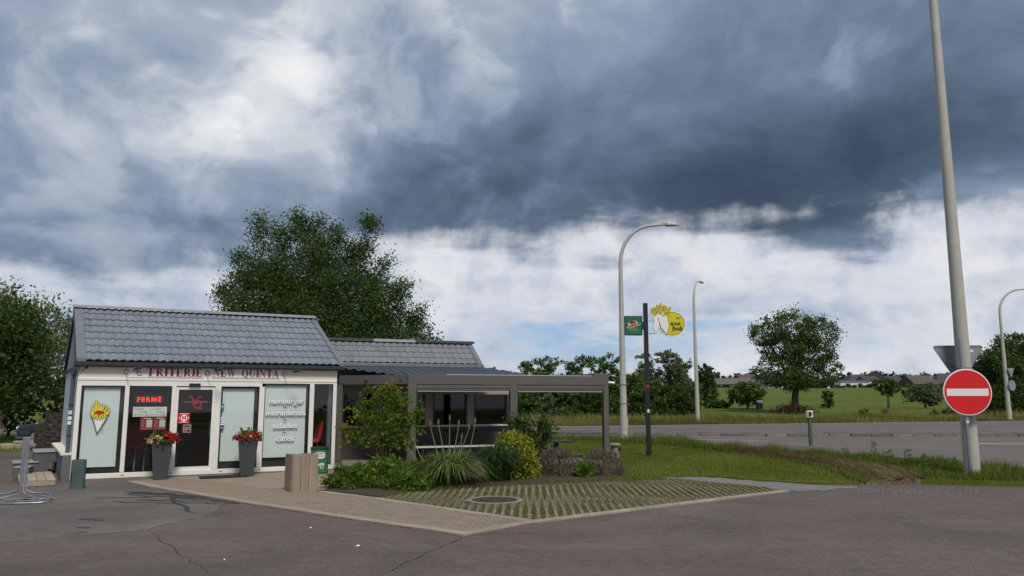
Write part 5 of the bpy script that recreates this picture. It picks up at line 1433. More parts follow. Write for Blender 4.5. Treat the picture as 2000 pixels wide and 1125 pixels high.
MB().add([(-1.12, -.6, .90), (-1.12, .6, .90), (-.62, .58, 1.29), (-.62, -.58, 1.29)], [(3, 2, 1, 0)]).build('windscreen', DGLASS, t, xf=lambda a, b, c: (a - .02, b, c + .02))
for s in (-1, 1): MB().box(-2.08, -2.0, s * .6 - .14, s * .6 + .14, .60, .70).build('headlight', PLWHITE, t, bevel=.02)

# ================================================================== signs, poles and lamps
POLEC = pmat('pole_grey', (.40, .39, .35), .6, .1, 3, dirt=.25, dirtc=(.26, .25, .22))
LAMPH = pmat('lamp_head', (.42, .45, .44), .4, .08, 4, metal=.3); LENS = glassmat('lamp_lens', (.7, .72, .72), 1.4, .1)
def street_lamp(loc, h, r0, r1, reach, rz, label, bend=1.4, joint=None, head=True, drop=0.0):
    t = empty('street_lamp', (*loc, 0), rz, label, 'street lamp', 'street lamps along the road')
    zb = h - bend; pts = [(0, 0, 0), (0, 0, zb * .5), (0, 0, zb)]; rs = [r0, r0 + (r1 - r0) * .5, r1]
    for k in range(1, 9):
        a = R(90 * k / 8); rx = min(bend * 1.05, reach * .75); pts.append((rx * (1 - math.cos(a)), 0, zb + (bend - drop) * math.sin(a))); rs.append(r1 * (1 - .3 * k / 8))
    pts.append((reach, 0, h - drop + reach * .02)); rs.append(r1 * .62)
    MB().tube(pts, rs, 14).build('pole', POLEC, t, smooth=True)
    MB().lathe([(r0 * 1.25, 0), (r0 * 1.25, .12), (r0 * 1.02, .16)], 14).build('base_collar', POLEC, t, smooth=True)
    if joint:
        for z in joint: MB().lathe([(r0 * 1.03, z), (r0 * 1.03, z + .02)], 14).build('joint_band', RIDGE, t)
    hx, hz = reach, h - drop + reach * .02
    hd = MB().prism([(hx - .08, -.05), (hx + .15, -.13), (hx + .55, -.09), (hx + .72, -.02), (hx + .72, .02), (hx + .55, .09), (hx + .15, .13), (hx - .08, .05)], lambda p: hz - .05, lambda p: hz + .08 - .07 * max(0, (p[0] - hx) / .72)).build('lamp_head', LAMPH, t, bevel=.02)
    MB().prism([(hx + .1, -.1), (hx + .55, -.07), (hx + .55, .07), (hx + .1, .1)], hz - .075, hz - .051).build('lens', LENS, hd)
    MB().box(r0 * .7, r0 + .012, -.06, .06, .5, 1.0).build('access_door', POLEC, t)
    return t
street_lamp((4.76, 33.2), 9.33, .165, .085, 1.95, 0, 'tall grey street lamp behind the lawn near the sign pole', bend=1.7, joint=(1.55, 2.35))
street_lamp((13.56, 56.85), 10.6, .17, .09, 1.7, R(58), 'grey street lamp across the road behind the yellow sign', bend=1.9)
street_lamp((41.56, 65.06), 11.0, .20, .10, 2.6, 0, 'street lamp at the right edge beyond the road', bend=2.0)
t = empty('lamp_post', (10.19, 17.4, .08), 0, 'very tall grey lamp post carrying the no entry sign', 'street lamp')
MB().tube([(0, 0, 0), (0, 0, 2.0), (0, 0, 6.0), (0, 0, 13.0), (.1, 0, 13.8), (.5, 0, 14.3), (1.2, 0, 14.5)], [.165, .155, .125, .085, .08, .075, .065], 20).build('pole', POLEC, t, smooth=True)
MB().prism([(1.1, -.1), (1.9, -.06), (1.9, .06), (1.1, .1)], 14.45, 14.56).build('lamp_head', LAMPH, t, bevel=.02)
MB().lathe([(.175, 0), (.175, .03), (.166, .05)], 20).build('base_collar', POLEC, t)
for z in (1.12, 2.35): MB().lathe([(.160, z), (.160, z + .018)], 20).build('clamp_band', GALV, t)
for k in range(3): MB().box(.02, .05, -.168, -.158, .72 + k * .06, .735 + k * .06).build('number_tag', PLWHITE, t)
t = empty('sign_stand_pipe', (10.02, 17.18, .08), 0, 'thin galvanised pipe strapped to the tall lamp post', 'pipe')
MB().tube([(0, 0, 0), (0, 0, 3.0)], .038, 12).build('pipe', GALV, t, smooth=True); MB().lathe([(.038, 3.0), (.02, 3.02)], 12).build('cap', GALV, t); MB().box(-.035, .035, -.045, -.038, 1.14, 1.26).build('sticker', PLWHITE, t)
SRED = pmat('traffic_red', (.62, .008, .012), .35, .05, 3, spec=.5); SWH = pmat('traffic_white', (.72, .74, .76), .35, .03, 3, spec=.5); SBACK = pmat('sign_back', (.30, .31, .33), .45, .1, 3, metal=.5)
t = empty('no_entry_sign', (10.02, 17.06, 1.89), R(-6), 'round red no entry sign with a white bar', 'traffic sign')
yxf = lambda a, b, c: (a, -c, b)
MB().lathe([(.50, 0), (.51, .008), (.50, .016)], 48).build('rim', SWH, t, xf=yxf); MB().lathe([(.485, .0165), (.485, .018)], 48).build('disc', SRED, t, xf=yxf); MB().lathe([(.50, -.004), (.49, -.001)], 40).build('back', SBACK, t, xf=yxf)
MB().box(-.435, .435, -.0215, -.0195, -.078, .078).build('bar', SWH, t)
for z in (-.3, .3): MB().box(-.3, .3, .012, .03, z - .02, z + .02).build('stiffener', GALV, t)
t = empty('yield_sign', (10.26, 17.70, 2.89), R(-8), 'back of a grey triangular yield sign behind the lamp post', 'traffic sign')
tri = [(-.52, .03), (-.49, .06), (.49, .06), (.52, .03), (.03, -.81), (-.03, -.81)]
MB().prism(tri, 0, .012).build('plate', SBACK, t, xf=lambda a, b, c: (a, c, b)); MB().prism([(a * .98, b * .98) for a, b in tri], .013, .016).build('face', SRED, t, xf=lambda a, b, c: (a, c, b))
MB().prism([(a * .72, (b + .27) * .72 - .27) for a, b in tri], .0165, .018).build('face_centre', SWH, t, xf=lambda a, b, c: (a, c, b))
for i in range(6):
    a, b = Vector(tri[i]), Vector(tri[(i + 1) % 6]); MB().bar((a.x, -.004, a.y), (b.x, -.004, b.y), .03, .02, (0, 1, 0)).build('rim', GALV, t)
MB().box(-.2, .2, -.02, -.001, -.42, -.38).build('rail', GALV, t); MB().box(.22, .33, -.004, -.001, -.08, -.03).build('label_plate', PLWHITE, t)
MB().bar((-.06, -.24, -.40), (-.06, -.01, -.40), .04, .03).build('clamp', GALV, t)
# two small sign backs on the far right lamp
for z, lab, tri_ in ((3.9, 'small triangular sign back on the far right lamp post', True), (2.85, 'small round sign back on the far right lamp post', False)):
    t = empty('far_sign', (41.95, 64.9, z), R(25), lab, 'traffic sign')
    (MB().prism([(-.45, .4), (.45, .4), (0, -.4)], 0, .02) if tri_ else MB().lathe([(.45, 0), (.45, .02)], 24)).build('plate', SBACK, t, xf=lambda a, b, c: (a, c, b)); MB().box(-.35, .1, .025, .06, -.03, .03).build('bracket', GALV, t)
# marker post
t = empty('marker_post', (10.70, 28.0, .08), R(5), 'green wooden marker post with a grey box on top', 'marker post')
MB().box(-.05, .05, -.05, .05, 0, 1.0).build('post', pmat('post_green', (.07, .095, .065), .8, .2, 5), t); MB().box(-.10, .10, -.09, .09, 1.0, 1.24).build('box', PLWHITE, t, bevel=.015); MB().box(-.08, .03, -.094, -.09, 1.03, 1.21).build('panel', DARK, t); MB().box(.04, .085, -.094, -.09, 1.08, 1.19).build('panel', RIDGE, t)
# advertising pole with two signs
BLK = pmat('black_pole', (.014, .013, .017), .5, .2, 4)
t = empty('sign_pole', (4.14, 23.7, .03), R(4), 'black square pole carrying the green and yellow signs', 'pole')
MB().box(-.062, .062, -.062, .062, 0, 4.66).build('post', BLK, t, bevel=.006); MB().box(-.066, .066, -.066, .066, 2.05, 2.14).build('tape', pmat('red_tape', (.20, .02, .03), .6), t); MB().box(-.03, .03, -.067, -.063, 1.30, 1.40).build('sticker', PLWHITE, t); MB().box(-.12, .12, -.12, .12, 0, .02).build('base_plate', BLK, t)
MB().box(-.085, .085, -.08, .08, .10, .17).build('clamp', BLK, t)
t = empty('green_box_sign', (3.74, 23.62, 3.68), R(6), 'green box sign with a red and cream emblem on the black pole', 'sign')
SGRN = pmat('sign_green', (.010, .125, .060), .35, .12, 2.5, spec=.5); SGRD = pmat('sign_green_side', (.006, .06, .05), .4)
MB().box(-.27, .27, -.09, .09, 0, .60).build('box', SGRD, t, bevel=.012); MB().box(-.255, .215, -.094, -.0905, .02, .585).build('face', SGRN, t)
MB().box(.27, .36, -.05, .05, .18, .42).build('bracket', BLK, t)
d = Draw(t, -.0945); CRM = pmat('emblem_cream', (.62, .52, .36), .5); SAL = pmat('emblem_red', (.50, .09, .07), .5, .15, 12); BRN = pmat('emblem_brown', (.10, .045, .02), .5)
d.ellipse(-.03, .345, .15, .10, CRM, 0, 'emblem_bun', a0=0, a1=360, rot=12); d.ellipse(-.04, .375, .10, .065, BRN, 1, 'emblem_bun')
d.ellipse(-.05, .285, .185, .055, CRM, 2, 'emblem_banner', rot=20); d.ellipse(-.05, .285, .172, .042, SAL, 3, 'emblem_banner', rot=20); d.ellipse(.0, .32, .09, .018, REDS, 4, 'emblem_banner', rot=22)
d.ribbon([(.09, .29), (.15, .31), (.21, .36)], .018, CRM, 2, 'emblem_tail'); d.ribbon([(-.25, .345), (-.20, .35)], .012, CRM, 2, 'emblem_tail')
PALEG = pmat('emblem_pale_green', (.12, .30, .16), .5); d.rect(-.13, .12, .145, .175, PALEG, 0, 'emblem_text'); d.rect(-.10, .10, .19, .205, PALEG, 0, 'emblem_text'); d.arc(-.02, .20, .17, .10, 200, 330, .008, PALEG, 0, 'emblem_ring'); d.done()
t = empty('yellow_oval_sign', (4.86, 23.60, 3.62), R(2), 'yellow oval sign with white scalloped outline reading de bock foods', 'sign')
# white shaped board: oval plus scalloped crown at upper left
out = []
for i in range(40):
    a = R(-165 + 245 * i / 39); out.append((.08 + .43 * math.cos(a), .42 + .40 * math.sin(a)))
sc = [(-.02, .86), (.02, .93), (.0, 1.0), (-.09, 1.03), (-.14, 1.08), (-.22, 1.06), (-.27, 1.09), (-.36, 1.05), (-.44, 1.02), (-.49, .95), (-.54, .88), (-.55, .79), (-.58, .72), (-.56, .63), (-.50, .60), (-.47, .52), (-.50, .40), (-.51, .30), (-.49, .22), (-.42, .20)]
board = out + sc
MB().prism(board, 0, .06).build('board', PLWHITE, t, xf=lambda a, b, c: (a, .06 - c, b))
SYEL = pmat('sign_yellow', (.60, .52, .010), .4, .06, 3); d = Draw(t, -.0005)
d.ellipse(.075, .42, .395, .365, INK, 0, 'oval_line', n=44); d.ellipse(.075, .42, .380, .350, SYEL, 1, 'oval', n=44)
d.poly([(-.36, .62), (-.06, .66), (-.02, .35), (-.10, .07), (-.27, .30)], PLWHITE, 2, 'blank_panel'); d.ribbon([(-.36, .62), (-.27, .30), (-.10, .07), (-.02, .35), (-.06, .66)], .012, INK, 3, 'panel_line')
rf = random.Random(12)
for i in range(44):
    a = -.47 + .46 * rf.random(); b = .62 + .16 * rf.random() + .1 * math.sin((a + .46) / .46 * math.pi); an = (a + .23) * 2.2 + rf.uniform(-.35, .35); L_ = rf.uniform(.10, .19)
    e_2 = (a + L_ * math.sin(an), b + L_ * math.cos(an)); d.ribbon([(a, b), e_2], .046, INK, 4 + i % 3, 'fry_line'); d.ribbon([(a, b), e_2], .034, pmat('sign_fry', (.52, .42, .03), .5) if i == 0 else bpy.data.materials['sign_fry'], 5 + i % 3, 'fry')
d.done()
text('lettering', 'de bock', INK, t, .02, .375, -.012, .33, .16, shear=.35, offset=.004); text('lettering', 'foods', INK, t, .07, .215, -.012, .33, .20, shear=.35, offset=.005)
d = Draw(t, -.004); d.rect(.19, .34, .60, .614, INK, 0, 'small_print'); d.rect(.20, .34, .565, .578, INK, 0, 'small_print'); d.ribbon([(.08, .44), (.11, .30), (.06, .12)], .016, INK, 0, 'flourish'); d.done()
for z in (.12, .50): MB().bar((-.68, .03, z), (-.40, .03, z), .02, .02).build('bracket', GALV, t)
t = empty('security_camera', (4.33, 23.62, 2.95), R(10), 'white security camera on the black sign pole', 'camera')
MB().box(-.14, .02, -.015, .015, -.015, .015).build('bracket', camw, t); MB().tube([(.0, 0, 0.02), (.20, -.05, .06)], .032, 10).build('body', camw, t, smooth=True); MB().tube([(.2, -.05, .06), (.204, -.051, .061)], .024, 10).build('lens', INK, t)
# picnic table and stone figure on the lawn
t = empty('picnic_table', (.75, 19.4, .04), R(8), 'dark picnic table between the dark bush and lavender', 'picnic table')
for k in range(4): MB().box(-.75, .75, -.32 + k * .165, -.32 + k * .165 + .155, .64, .68).build('table_plank', DTAB, t)
for s in (-1, 1): MB().box(-.75, .85, s * .68 - .12, s * .68 + .12, .34, .38).build('bench_plank', DTAB, t)
for q in (-.45, .35):
    MB().box(q - .03, q + .03, -.75, .75, .28, .339).build('cross_beam', DTAB, t)
    for s in (-1, 1): MB().bar((q, s * .12, .638), (q, s * .55, .0), .06, .05, (1, 0, 0)).build('leg', DTAB, t)
STN = pmat('weathered_stone', (.24, .20, .16), .9, .3, 8, bump=.6)
t = empty('carved_stump', (2.97, 22.6, .03), R(10), 'small pale carved wooden stump on the lawn by the post', 'stump')
MB().lathe([(.14, 0), (.13, .12), (.10, .22), (.12, .33), (.10, .38)], 12).build('body', STN, t, smooth=True); MB().lathe([(.17, .38), (.18, .42), (.12, .45)], 10).build('cap', STN, t); MB().tube([(.09, -.05, .28), (.15, -.09, .28)], .045, 8).build('hole', DARK, t)

# ================================================================== trees and shrubs
BARK = pmat('bark', (.070, .055, .042), .95, .35, 6, bump=.8, bscale=25, stretch=(1, 1, .35))
BIRCHB = pmat('birch_bark', (.30, .28, .25), .85, .5, 5, bump=.5, bscale=25)
LM = {
    'birch': leafmat('birch_leaf', (.034, .070, .020), (.104, .160, .048), .42),
    'dark': leafmat('dark_leaf', (0.025, 0.052, 0.012), (0.060, 0.102, 0.019), .30),
    'mid': leafmat('mid_leaf', (0.038, 0.074, 0.016), (0.096, 0.149, 0.030), .34),
    'light': leafmat('light_leaf', (0.056, 0.091, 0.018), (0.149, 0.193, 0.042), .38),
    'willow': leafmat('willow_leaf', (0.096, 0.126, 0.060), (0.219, 0.254, 0.131), .38),
    'grey': leafmat('grey_leaf', (0.061, 0.088, 0.044), (0.140, 0.172, 0.084), .34),
    'far': leafmat('far_leaf', (0.028, 0.045, 0.021), (0.063, 0.088, 0.035), .2),
    'purple': leafmat('purple_leaf', (0.032, 0.018, 0.028), (0.061, 0.035, 0.045), .2),
}
def crown_points(r, lobes, n, spread=.9, shell=.55, per=42):
    """lobes: (cx,cy,cz,rx,ry,rz); points biased to the lobes' outer shell, broken into twig clusters"""
    vol = np.array([l[3] * l[4] * l[5] for l in lobes]) ** .75; vol /= vol.sum(); P_ = []
    for l, f in zip(lobes, vol):
        k = max(8, int(n * f)); nc = max(5, k // per)
        q = r.normal(size=(nc, 3)); q /= np.linalg.norm(q, axis=1)[:, None]; rad = r.uniform(shell ** 2, 1, nc) ** .5
        c = q * rad[:, None] * np.array(l[3:6]) + np.array(l[0:3])
        idx = r.integers(0, nc, k); cs = .17 * (l[3] * l[4] * l[5]) ** (1 / 3) * spread
        g = r.normal(size=(k, 3)) * cs * r.uniform(.5, 1.3, (nc, 1))[idx]
        g[:, 2] *= .7
        P_.append(c[idx] + g)
    return np.concatenate(P_, 0)
def tree(name, label, loc, lobes, leaf, n, size, trunk_h, trunk_r, seed=1, bark=None, droop=0.0, group=None, spread=.9, shell=.55, cat='tree', asp=.6, shoots=(), lean=(0, 0), limbs=9, per=42, plumes=()):
    r = np.random.default_rng(seed)
    t = empty(name, loc, 0, label, cat, group)
    P_ = crown_points(r, lobes, n, spread, shell, per)
    for (sx, sy, sz, h, w, k) in shoots:           # upright leafy shoots that break the outline
        u = r.uniform(0, 1, k) ** 1.25; a = r.uniform(0, 6.283, k); rr = 1.5 * w * (1 - u) ** .8 * r.uniform(.1, 1, k)
        bend = r.uniform(-.25, .25, 2)
        P_ = np.concatenate([P_, np.stack([sx + rr * np.cos(a) + bend[0] * h * u ** 2, sy + rr * np.sin(a) + bend[1] * h * u ** 2, sz + u * h], 1)], 0)
    for (bx, by, bz, tx, tp, w) in plumes:         # feathery upright plumes of twig clusters
        nc = int(44 * (tp - bz) / 4.5) + 18; u = r.uniform(0, 1, nc) ** .85; a = r.uniform(0, 6.283, nc)
        rad = w * (.25 + 1.0 * np.sin(np.minimum(1, u * 1.1 + .10) * 3.05)) * r.uniform(.25, 1, nc)
        c = np.stack([bx + (tx - bx) * u ** .8 + rad * np.cos(a), by + rad * np.sin(a), bz + (tp - bz) * u], 1)
        k = nc * 92; idx = r.integers(0, nc, k)
        g = r.normal(size=(k, 3)) * np.array([.30, .30, .27]) * (1.25 - .62 * u[idx])[:, None]
        P_ = np.concatenate([P_, c[idx] + g], 0)
    P_ = P_[P_[:, 2] > .05]
    co = np.clip(r.normal(.48, .20, len(P_)) + .22 * np.sin(P_[:, 0] * 2.3 + seed) * np.sin(P_[:, 2] * 2.6 + P_[:, 1]) + .10 * np.sin(P_[:, 0] * 5.1) * np.sin(P_[:, 2] * 4.7), 0, 1)
    link(bpy.data.objects.new('crown', npmesh('crown', leaves(P_, size, .4, asp, r, droop), 4, LM[leaf] if isinstance(leaf, str) else leaf, co)), t)
    mb = MB(); k = 6; pts = []; rs = []
    for i in range(k + 1):
        u = i / k; pts.append((lean[0] * u * u + .06 * trunk_r * math.sin(i * 2), lean[1] * u * u, trunk_h * u)); rs.append(trunk_r * (1.25 if i == 0 else 1 - .45 * u))
    mb.tube(pts, rs, 9)
    top = Vector(pts[-1]); idx = r.choice(len(P_), min(limbs * 3, len(P_)), replace=False)
    for i, j in enumerate(idx):
        tip = Vector(P_[j]); s = Vector(pts[3 + i % (k - 2)]); mid = s.lerp(tip, .5) + Vector((0, 0, .08 * (tip - s).length))
        r0 = trunk_r * (.45 if i < limbs else .16)
        mb.tube([s, mid, tip], [r0, r0 * .55, r0 * .12], 5, caps=False)
    mb.build('trunk', bark or BARK, t, smooth=True)
    return t

# the multi-stemmed birch behind the shop
pl = []
for (tx, ty, tzp, w_, z0) in ((-2.35, 0, 9.35, .80, 3.2), (-3.1, .2, 7.8, .75, 3.0), (-1.55, .3, 9.0, .75, 3.4), (-.75, 0, 9.55, .80, 3.6), (-.05, .2, 9.35, .75, 3.6), (.75, 0, 8.9, .80, 3.4), (1.45, .3, 8.2, .75, 3.2), (2.15, 0, 9.2, .62, 3.2), (2.85, .2, 7.7, .70, 3.0), (3.55, 0, 6.7, .70, 2.6), (4.25, .2, 5.7, .65, 2.2), (4.9, 0, 4.5, .65, 1.8), (5.4, 0, 3.4, .55, 1.4), (-3.75, 0, 6.5, .70, 2.8), (-4.3, .1, 5.0, .60, 2.6), (-5.3, 0, 3.9, .35, 2.9), (-1.2, -.9, 7.4, .9, 2.6), (.9, -.9, 7.0, .9, 2.4), (2.6, -.8, 5.8, .9, 2.2), (-2.7, -.8, 6.0, .9, 2.4), (0, 1.0, 8.2, .9, 3.0), (2.2, 1.0, 6.8, .9, 2.6), (-2.2, 1.0, 7.4, .9, 2.8)):
    pl.append((tx * .55, ty, z0, tx, tzp, w_))
tree('birch_tree', 'large loose birch tree behind the snack bar roofs', (-7.9, 30.4, -.25),
     [(.3, 0, 3.0, 3.4, 1.9, 1.9), (-2.4, 0, 3.6, 1.8, 1.6, 1.9), (2.6, 0, 3.2, 2.0, 1.7, 1.8), (0, 0, 4.8, 2.9, 1.6, 2.2), (-2.2, 0, 5.6, 1.8, 1.4, 1.9), (1.8, 0, 5.3, 1.9, 1.4, 1.9), (3.4, 0, 3.6, 1.7, 1.4, 1.7), (-.4, 0, 7.0, 1.6, 1.2, 1.5)],
     'birch', 85000, .088, 3.2, .14, seed=21, bark=BARK, droop=.45, spread=1.0, limbs=14, per=60, plumes=pl)
# left: dark maple with a silvery willow behind
tree('maple_tree', 'dark dense broadleaf tree at the left edge', (-21.9, 31.5, 0), [(0, 0, 4.0, 2.8, 2.4, 2.2), (-2.2, 0, 4.2, 2.6, 2.2, 2.2), (1.4, -.4, 2.9, 1.9, 1.9, 1.9), (-.6, -.6, 2.5, 2.4, 2.0, 1.6), (1.0, .3, 4.4, 1.6, 1.6, 1.4)], 'dark', 30000, .14, 1.8, .24, seed=31, shell=.5)
tree('willow_tree', 'pale silvery willow rising behind the dark tree', (-30.2, 46, 0), [(-2.2, 0, 6.6, 2.8, 2.4, 2.6), (1.2, 0, 5.8, 2.6, 2.3, 2.4), (3.2, 0, 4.4, 2.0, 1.8, 2.2), (-.5, 0, 3.8, 3.4, 2.6, 2.0)], 'willow', 18000, .19, 3, .3, seed=32, droop=.5, spread=1.1)
tree('hedge_tree', 'low dark tree filling the gap behind the brown fence', (-18.4, 35, 0), [(0, 0, 2.0, 2.6, 1.6, 1.9), (2.4, .5, 1.7, 2.0, 1.5, 1.7), (-2.6, 0, 1.8, 2.4, 1.5, 1.7)], 'dark', 8000, .2, 1, .2, seed=33)

# the big tree in the field
fy_ = 80.5
tree('field_tree', 'big rounded tree with leaning trunk standing alone by the field', (29.3, fy_, tz(29, fy_)),
     [(.3, 0, 8.9, 2.6, 2.4, 2.0), (-2.5, 0, 8.2, 2.1, 2.0, 1.6), (2.9, 0, 8.0, 2.2, 2.0, 1.8), (-1.0, 0, 6.6, 2.4, 2.2, 1.4), (2.2, 0, 6.2, 2.4, 2.2, 1.5), (-1.8, -.2, 4.2, 2.4, 2.2, 1.6), (1.2, -.3, 4.0, 2.6, 2.3, 1.6), (3.6, 0, 4.8, 1.4, 1.4, 1.3), (-.2, -.2, 3.4, 2.6, 2.2, 1.1)],
     'mid', 34000, .19, 4.5, .42, seed=41, lean=(.9, 0), spread=.85, limbs=16)
x = rg.normal(0, .85, 700); y = rg.normal(0, .7, 700)
t = empty('brown_undergrowth', (28.9, fy_ - .6, tz(29, fy_) - .05), 0, 'rusty brown undergrowth round the foot of the big field tree', 'undergrowth')
vv, kk = blades(np.stack([x, y, 0 * x], 1), .75, .07, .4, rg); link(bpy.data.objects.new('stems', npmesh('stems', vv, kk, leafmat('rust_stem', (.045, .022, .012), (.10, .055, .028), .2), rg.uniform(0, 1, 700))), t)
P_ = np.stack([rg.normal(0, .9, 500), rg.normal(0, .7, 500), abs(rg.normal(.5, .25, 500))], 1); link(bpy.data.objects.new('foliage', npmesh('foliage', leaves(P_, .2), 4, bpy.data.materials['rust_stem'], rg.uniform(0, 1, 500))), t)
FB = 'bushes and small trees dotted over the field'
def bush(name, label, px, Y, base, w, h, leaf, n, seed, size=.28, trunk=.5, cat='bush', lobes=None, tr=.12):
    X = (px - 1000) / 1500 * Y * .995
    lo_ = lobes or [(-.25 * w, 0, h * .5, w * .32, w * .3, h * .42), (.22 * w, 0, h * .48, w * .30, w * .28, h * .40), (0, 0, h * .62, w * .30, w * .28, h * .36), (.05 * w, -.1 * w, h * .35, w * .40, w * .3, h * .28)]
    return tree(name, label, (X, Y, tz(X, Y) - .05 + base), lo_, leaf, n, size, h * trunk, tr, seed=seed, cat=cat, group=FB)
bush('round_bush', 'dense rounded green bush left of the big field tree', 1457, 90, 0, 4.0, 3.4, 'mid', 4200, 51, .25, .4)
bush('low_scrub', 'low dark scrub trailing left of the rounded bush', 1395, 92, 0, 3.6, 1.0, 'dark', 1500, 52, .25, .3)
bush('small_dark_bush', 'small dark upright bush right of the big field tree', 1613, 92, 0, 1.7, 2.2, 'dark', 1400, 53, .2, .3)
bush('thin_field_tree', 'thin ragged tree with short trunk in the middle of the field', 1731, 92, 0, 3.4, 3.5, 'mid', 2400, 54, .24, .75, 'tree', [(-.7, 0, 2.7, 1.1, .9, .7), (.7, 0, 2.5, 1.1, .9, .6), (.1, 0, 3.1, .9, .8, .5), (1.4, 0, 1.9, .6, .5, .3), (-.3, 0, 1.7, .8, .6, .4)], .15)
bush('round_willow', 'grey green dome shaped willow bush on the field', 1802, 94, 0, 4.2, 3.2, 'grey', 4600, 55, .24, .4)
for px, Y, w, h, lf, lab in ((1683, 68, .9, .9, leafmat('rust_bush', (.06, .03, .012), (.12, .07, .03), .2), 'rusty shrub in the roadside grass'), (1722, 70, .8, .8, 'mid', 'small green shrub right of the rusty shrub'), (1823, 69, 1.0, .8, 'dark', 'small dark shrub left in the pair by the sign'), (1847, 70, 1.1, .95, 'dark', 'small dark shrub right in the pair by the sign')):
    bush('roadside_shrub', lab, px, Y, 0, w, h, lf, 300, int(px), .16, .3, 'shrub')
# garden shed box under the rounded bush
t = empty('field_hut', (42.5 - 14.4, 88.2, tz(28, 88)), R(10), 'tiny grey hut beneath the rounded field bush', 'hut')
MB().box(-.3, .3, -.3, .3, 0, .75).build('wall', GREYC, t); MB().add([(-.36, -.36, .75), (.36, -.36, .75), (.36, .36, .75), (-.36, .36, .75), (-.36, 0, 1.0), (.36, 0, 1.0)], [(0, 1, 5, 4), (2, 3, 4, 5), (0, 4, 3), (1, 2, 5)]).build('roof', RIDGE, t); MB().box(-.15, .15, -.31, -.30, .1, .6).build('opening', DARK, t)
# row of trees beyond the road, behind pergola and sign pole
RW = 'trees in a row beyond the road'
def rowtree(label, px, Y, top, w, leaf, n, seed, size=.26, low=0.0, droop=0.0, name='roadside_tree', shape=0):
    X = (px - 1000) / 1500 * Y * .995; g = tz(X, Y) - .1; h = 1.75 + (778 - top) / 1500 * Y - g
    r = random.Random(seed); lo_ = []
    for i in range(6): lo_.append((r.uniform(-.3, .3) * w, r.uniform(-.15, .15) * w, h * (.24 + .52 * (i / 5) ** .9 + low), w * r.uniform(.22, .34) * (1 - .25 * i / 5), w * .25, h * r.uniform(.14, .22)))
    lo_.append((0, 0, h * .86, w * .26, w * .22, h * .13)); lo_.append((-.1 * w, 0, h * .25, w * .42, w * .3, h * .22)); lo_.append((.2 * w, 0, h * .45, w * .30, w * .25, h * .2))
    lo_.append((.1 * w, -.1 * w, h * .2, w * .46, w * .3, h * .22))
    return tree(name, label, (X, Y, g), lo_, leaf, int(n * 2.4), size * .8, h * .5, .2, seed=seed, droop=droop, group=RW)
rowtree('bushy dark tree left above the pergola beam', 1035, 86, 702, 4.2, 'mid', 3000, 61)
rowtree('domed green tree showing above the pergola beam', 1078, 84, 694, 5.2, 'mid', 4400, 62)
rowtree('pale low tree just above the pergola fascia', 1050, 72, 722, 4.5, 'light', 2800, 63)
rowtree('round topped green tree left of the central street lamp', 1143, 80, 690, 4.6, 'mid', 4400, 64)
rowtree('spreading green tree right behind the central street lamp', 1190, 76, 688, 4.8, 'light', 4600, 65)
rowtree('dense low green tree between lamp and black pole', 1228, 70, 728, 4.0, 'mid', 3800, 66)
rowtree('grey green willow behind the black sign pole', 1262, 88, 685, 4.2, 'grey', 3600, 67, droop=.3)
rowtree('tall grey green willow below the yellow sign', 1303, 84, 677, 4.8, 'grey', 4800, 68, droop=.3)
rowtree('grey willow left of the second street lamp', 1335, 90, 697, 3.6, 'grey', 3400, 69, droop=.3)
rowtree('dark drooping bush hanging over the dry grass', 1305, 68, 752, 4.4, 'dark', 4200, 70, droop=.4)
rowtree('dark bushy tree low behind the black pole', 1262, 66, 748, 3.4, 'mid', 3000, 71)
rowtree('broad green bush seen through the pergola opening', 1100, 66, 757, 4.4, 'mid', 3400, 72)
rowtree('dark bush seen through the left of the pergola opening', 1045, 68, 755, 4.0, 'dark', 3000, 73)
rowtree('grey green bush in the middle of the pergola opening', 1075, 60.5, 770, 2.4, 'grey', 1600, 74, .2)
rowtree('dark green bush beside the right pergola post', 1150, 62, 760, 3.6, 'dark', 2800, 75, .22)
rowtree('thin dark tree right of the second street lamp', 1375, 118, 708, 3.6, 'dark', 2200, 76, .32)
# big willow mass on the right
rowtree('massive drooping dark willow at the right edge', 1985, 82, 648, 8.5, 'mid', 17000, 81, .28, droop=.6, name='willow_tree')
rowtree('dark lower willow beside the no entry sign', 1935, 78, 682, 6.5, 'dark', 10000, 82, .26, droop=.6, name='willow_tree')
rowtree('willow continuing out of frame at the far right', 2090, 80, 660, 8.0, 'dark', 5000, 83, .3, droop=.6, name='willow_tree')
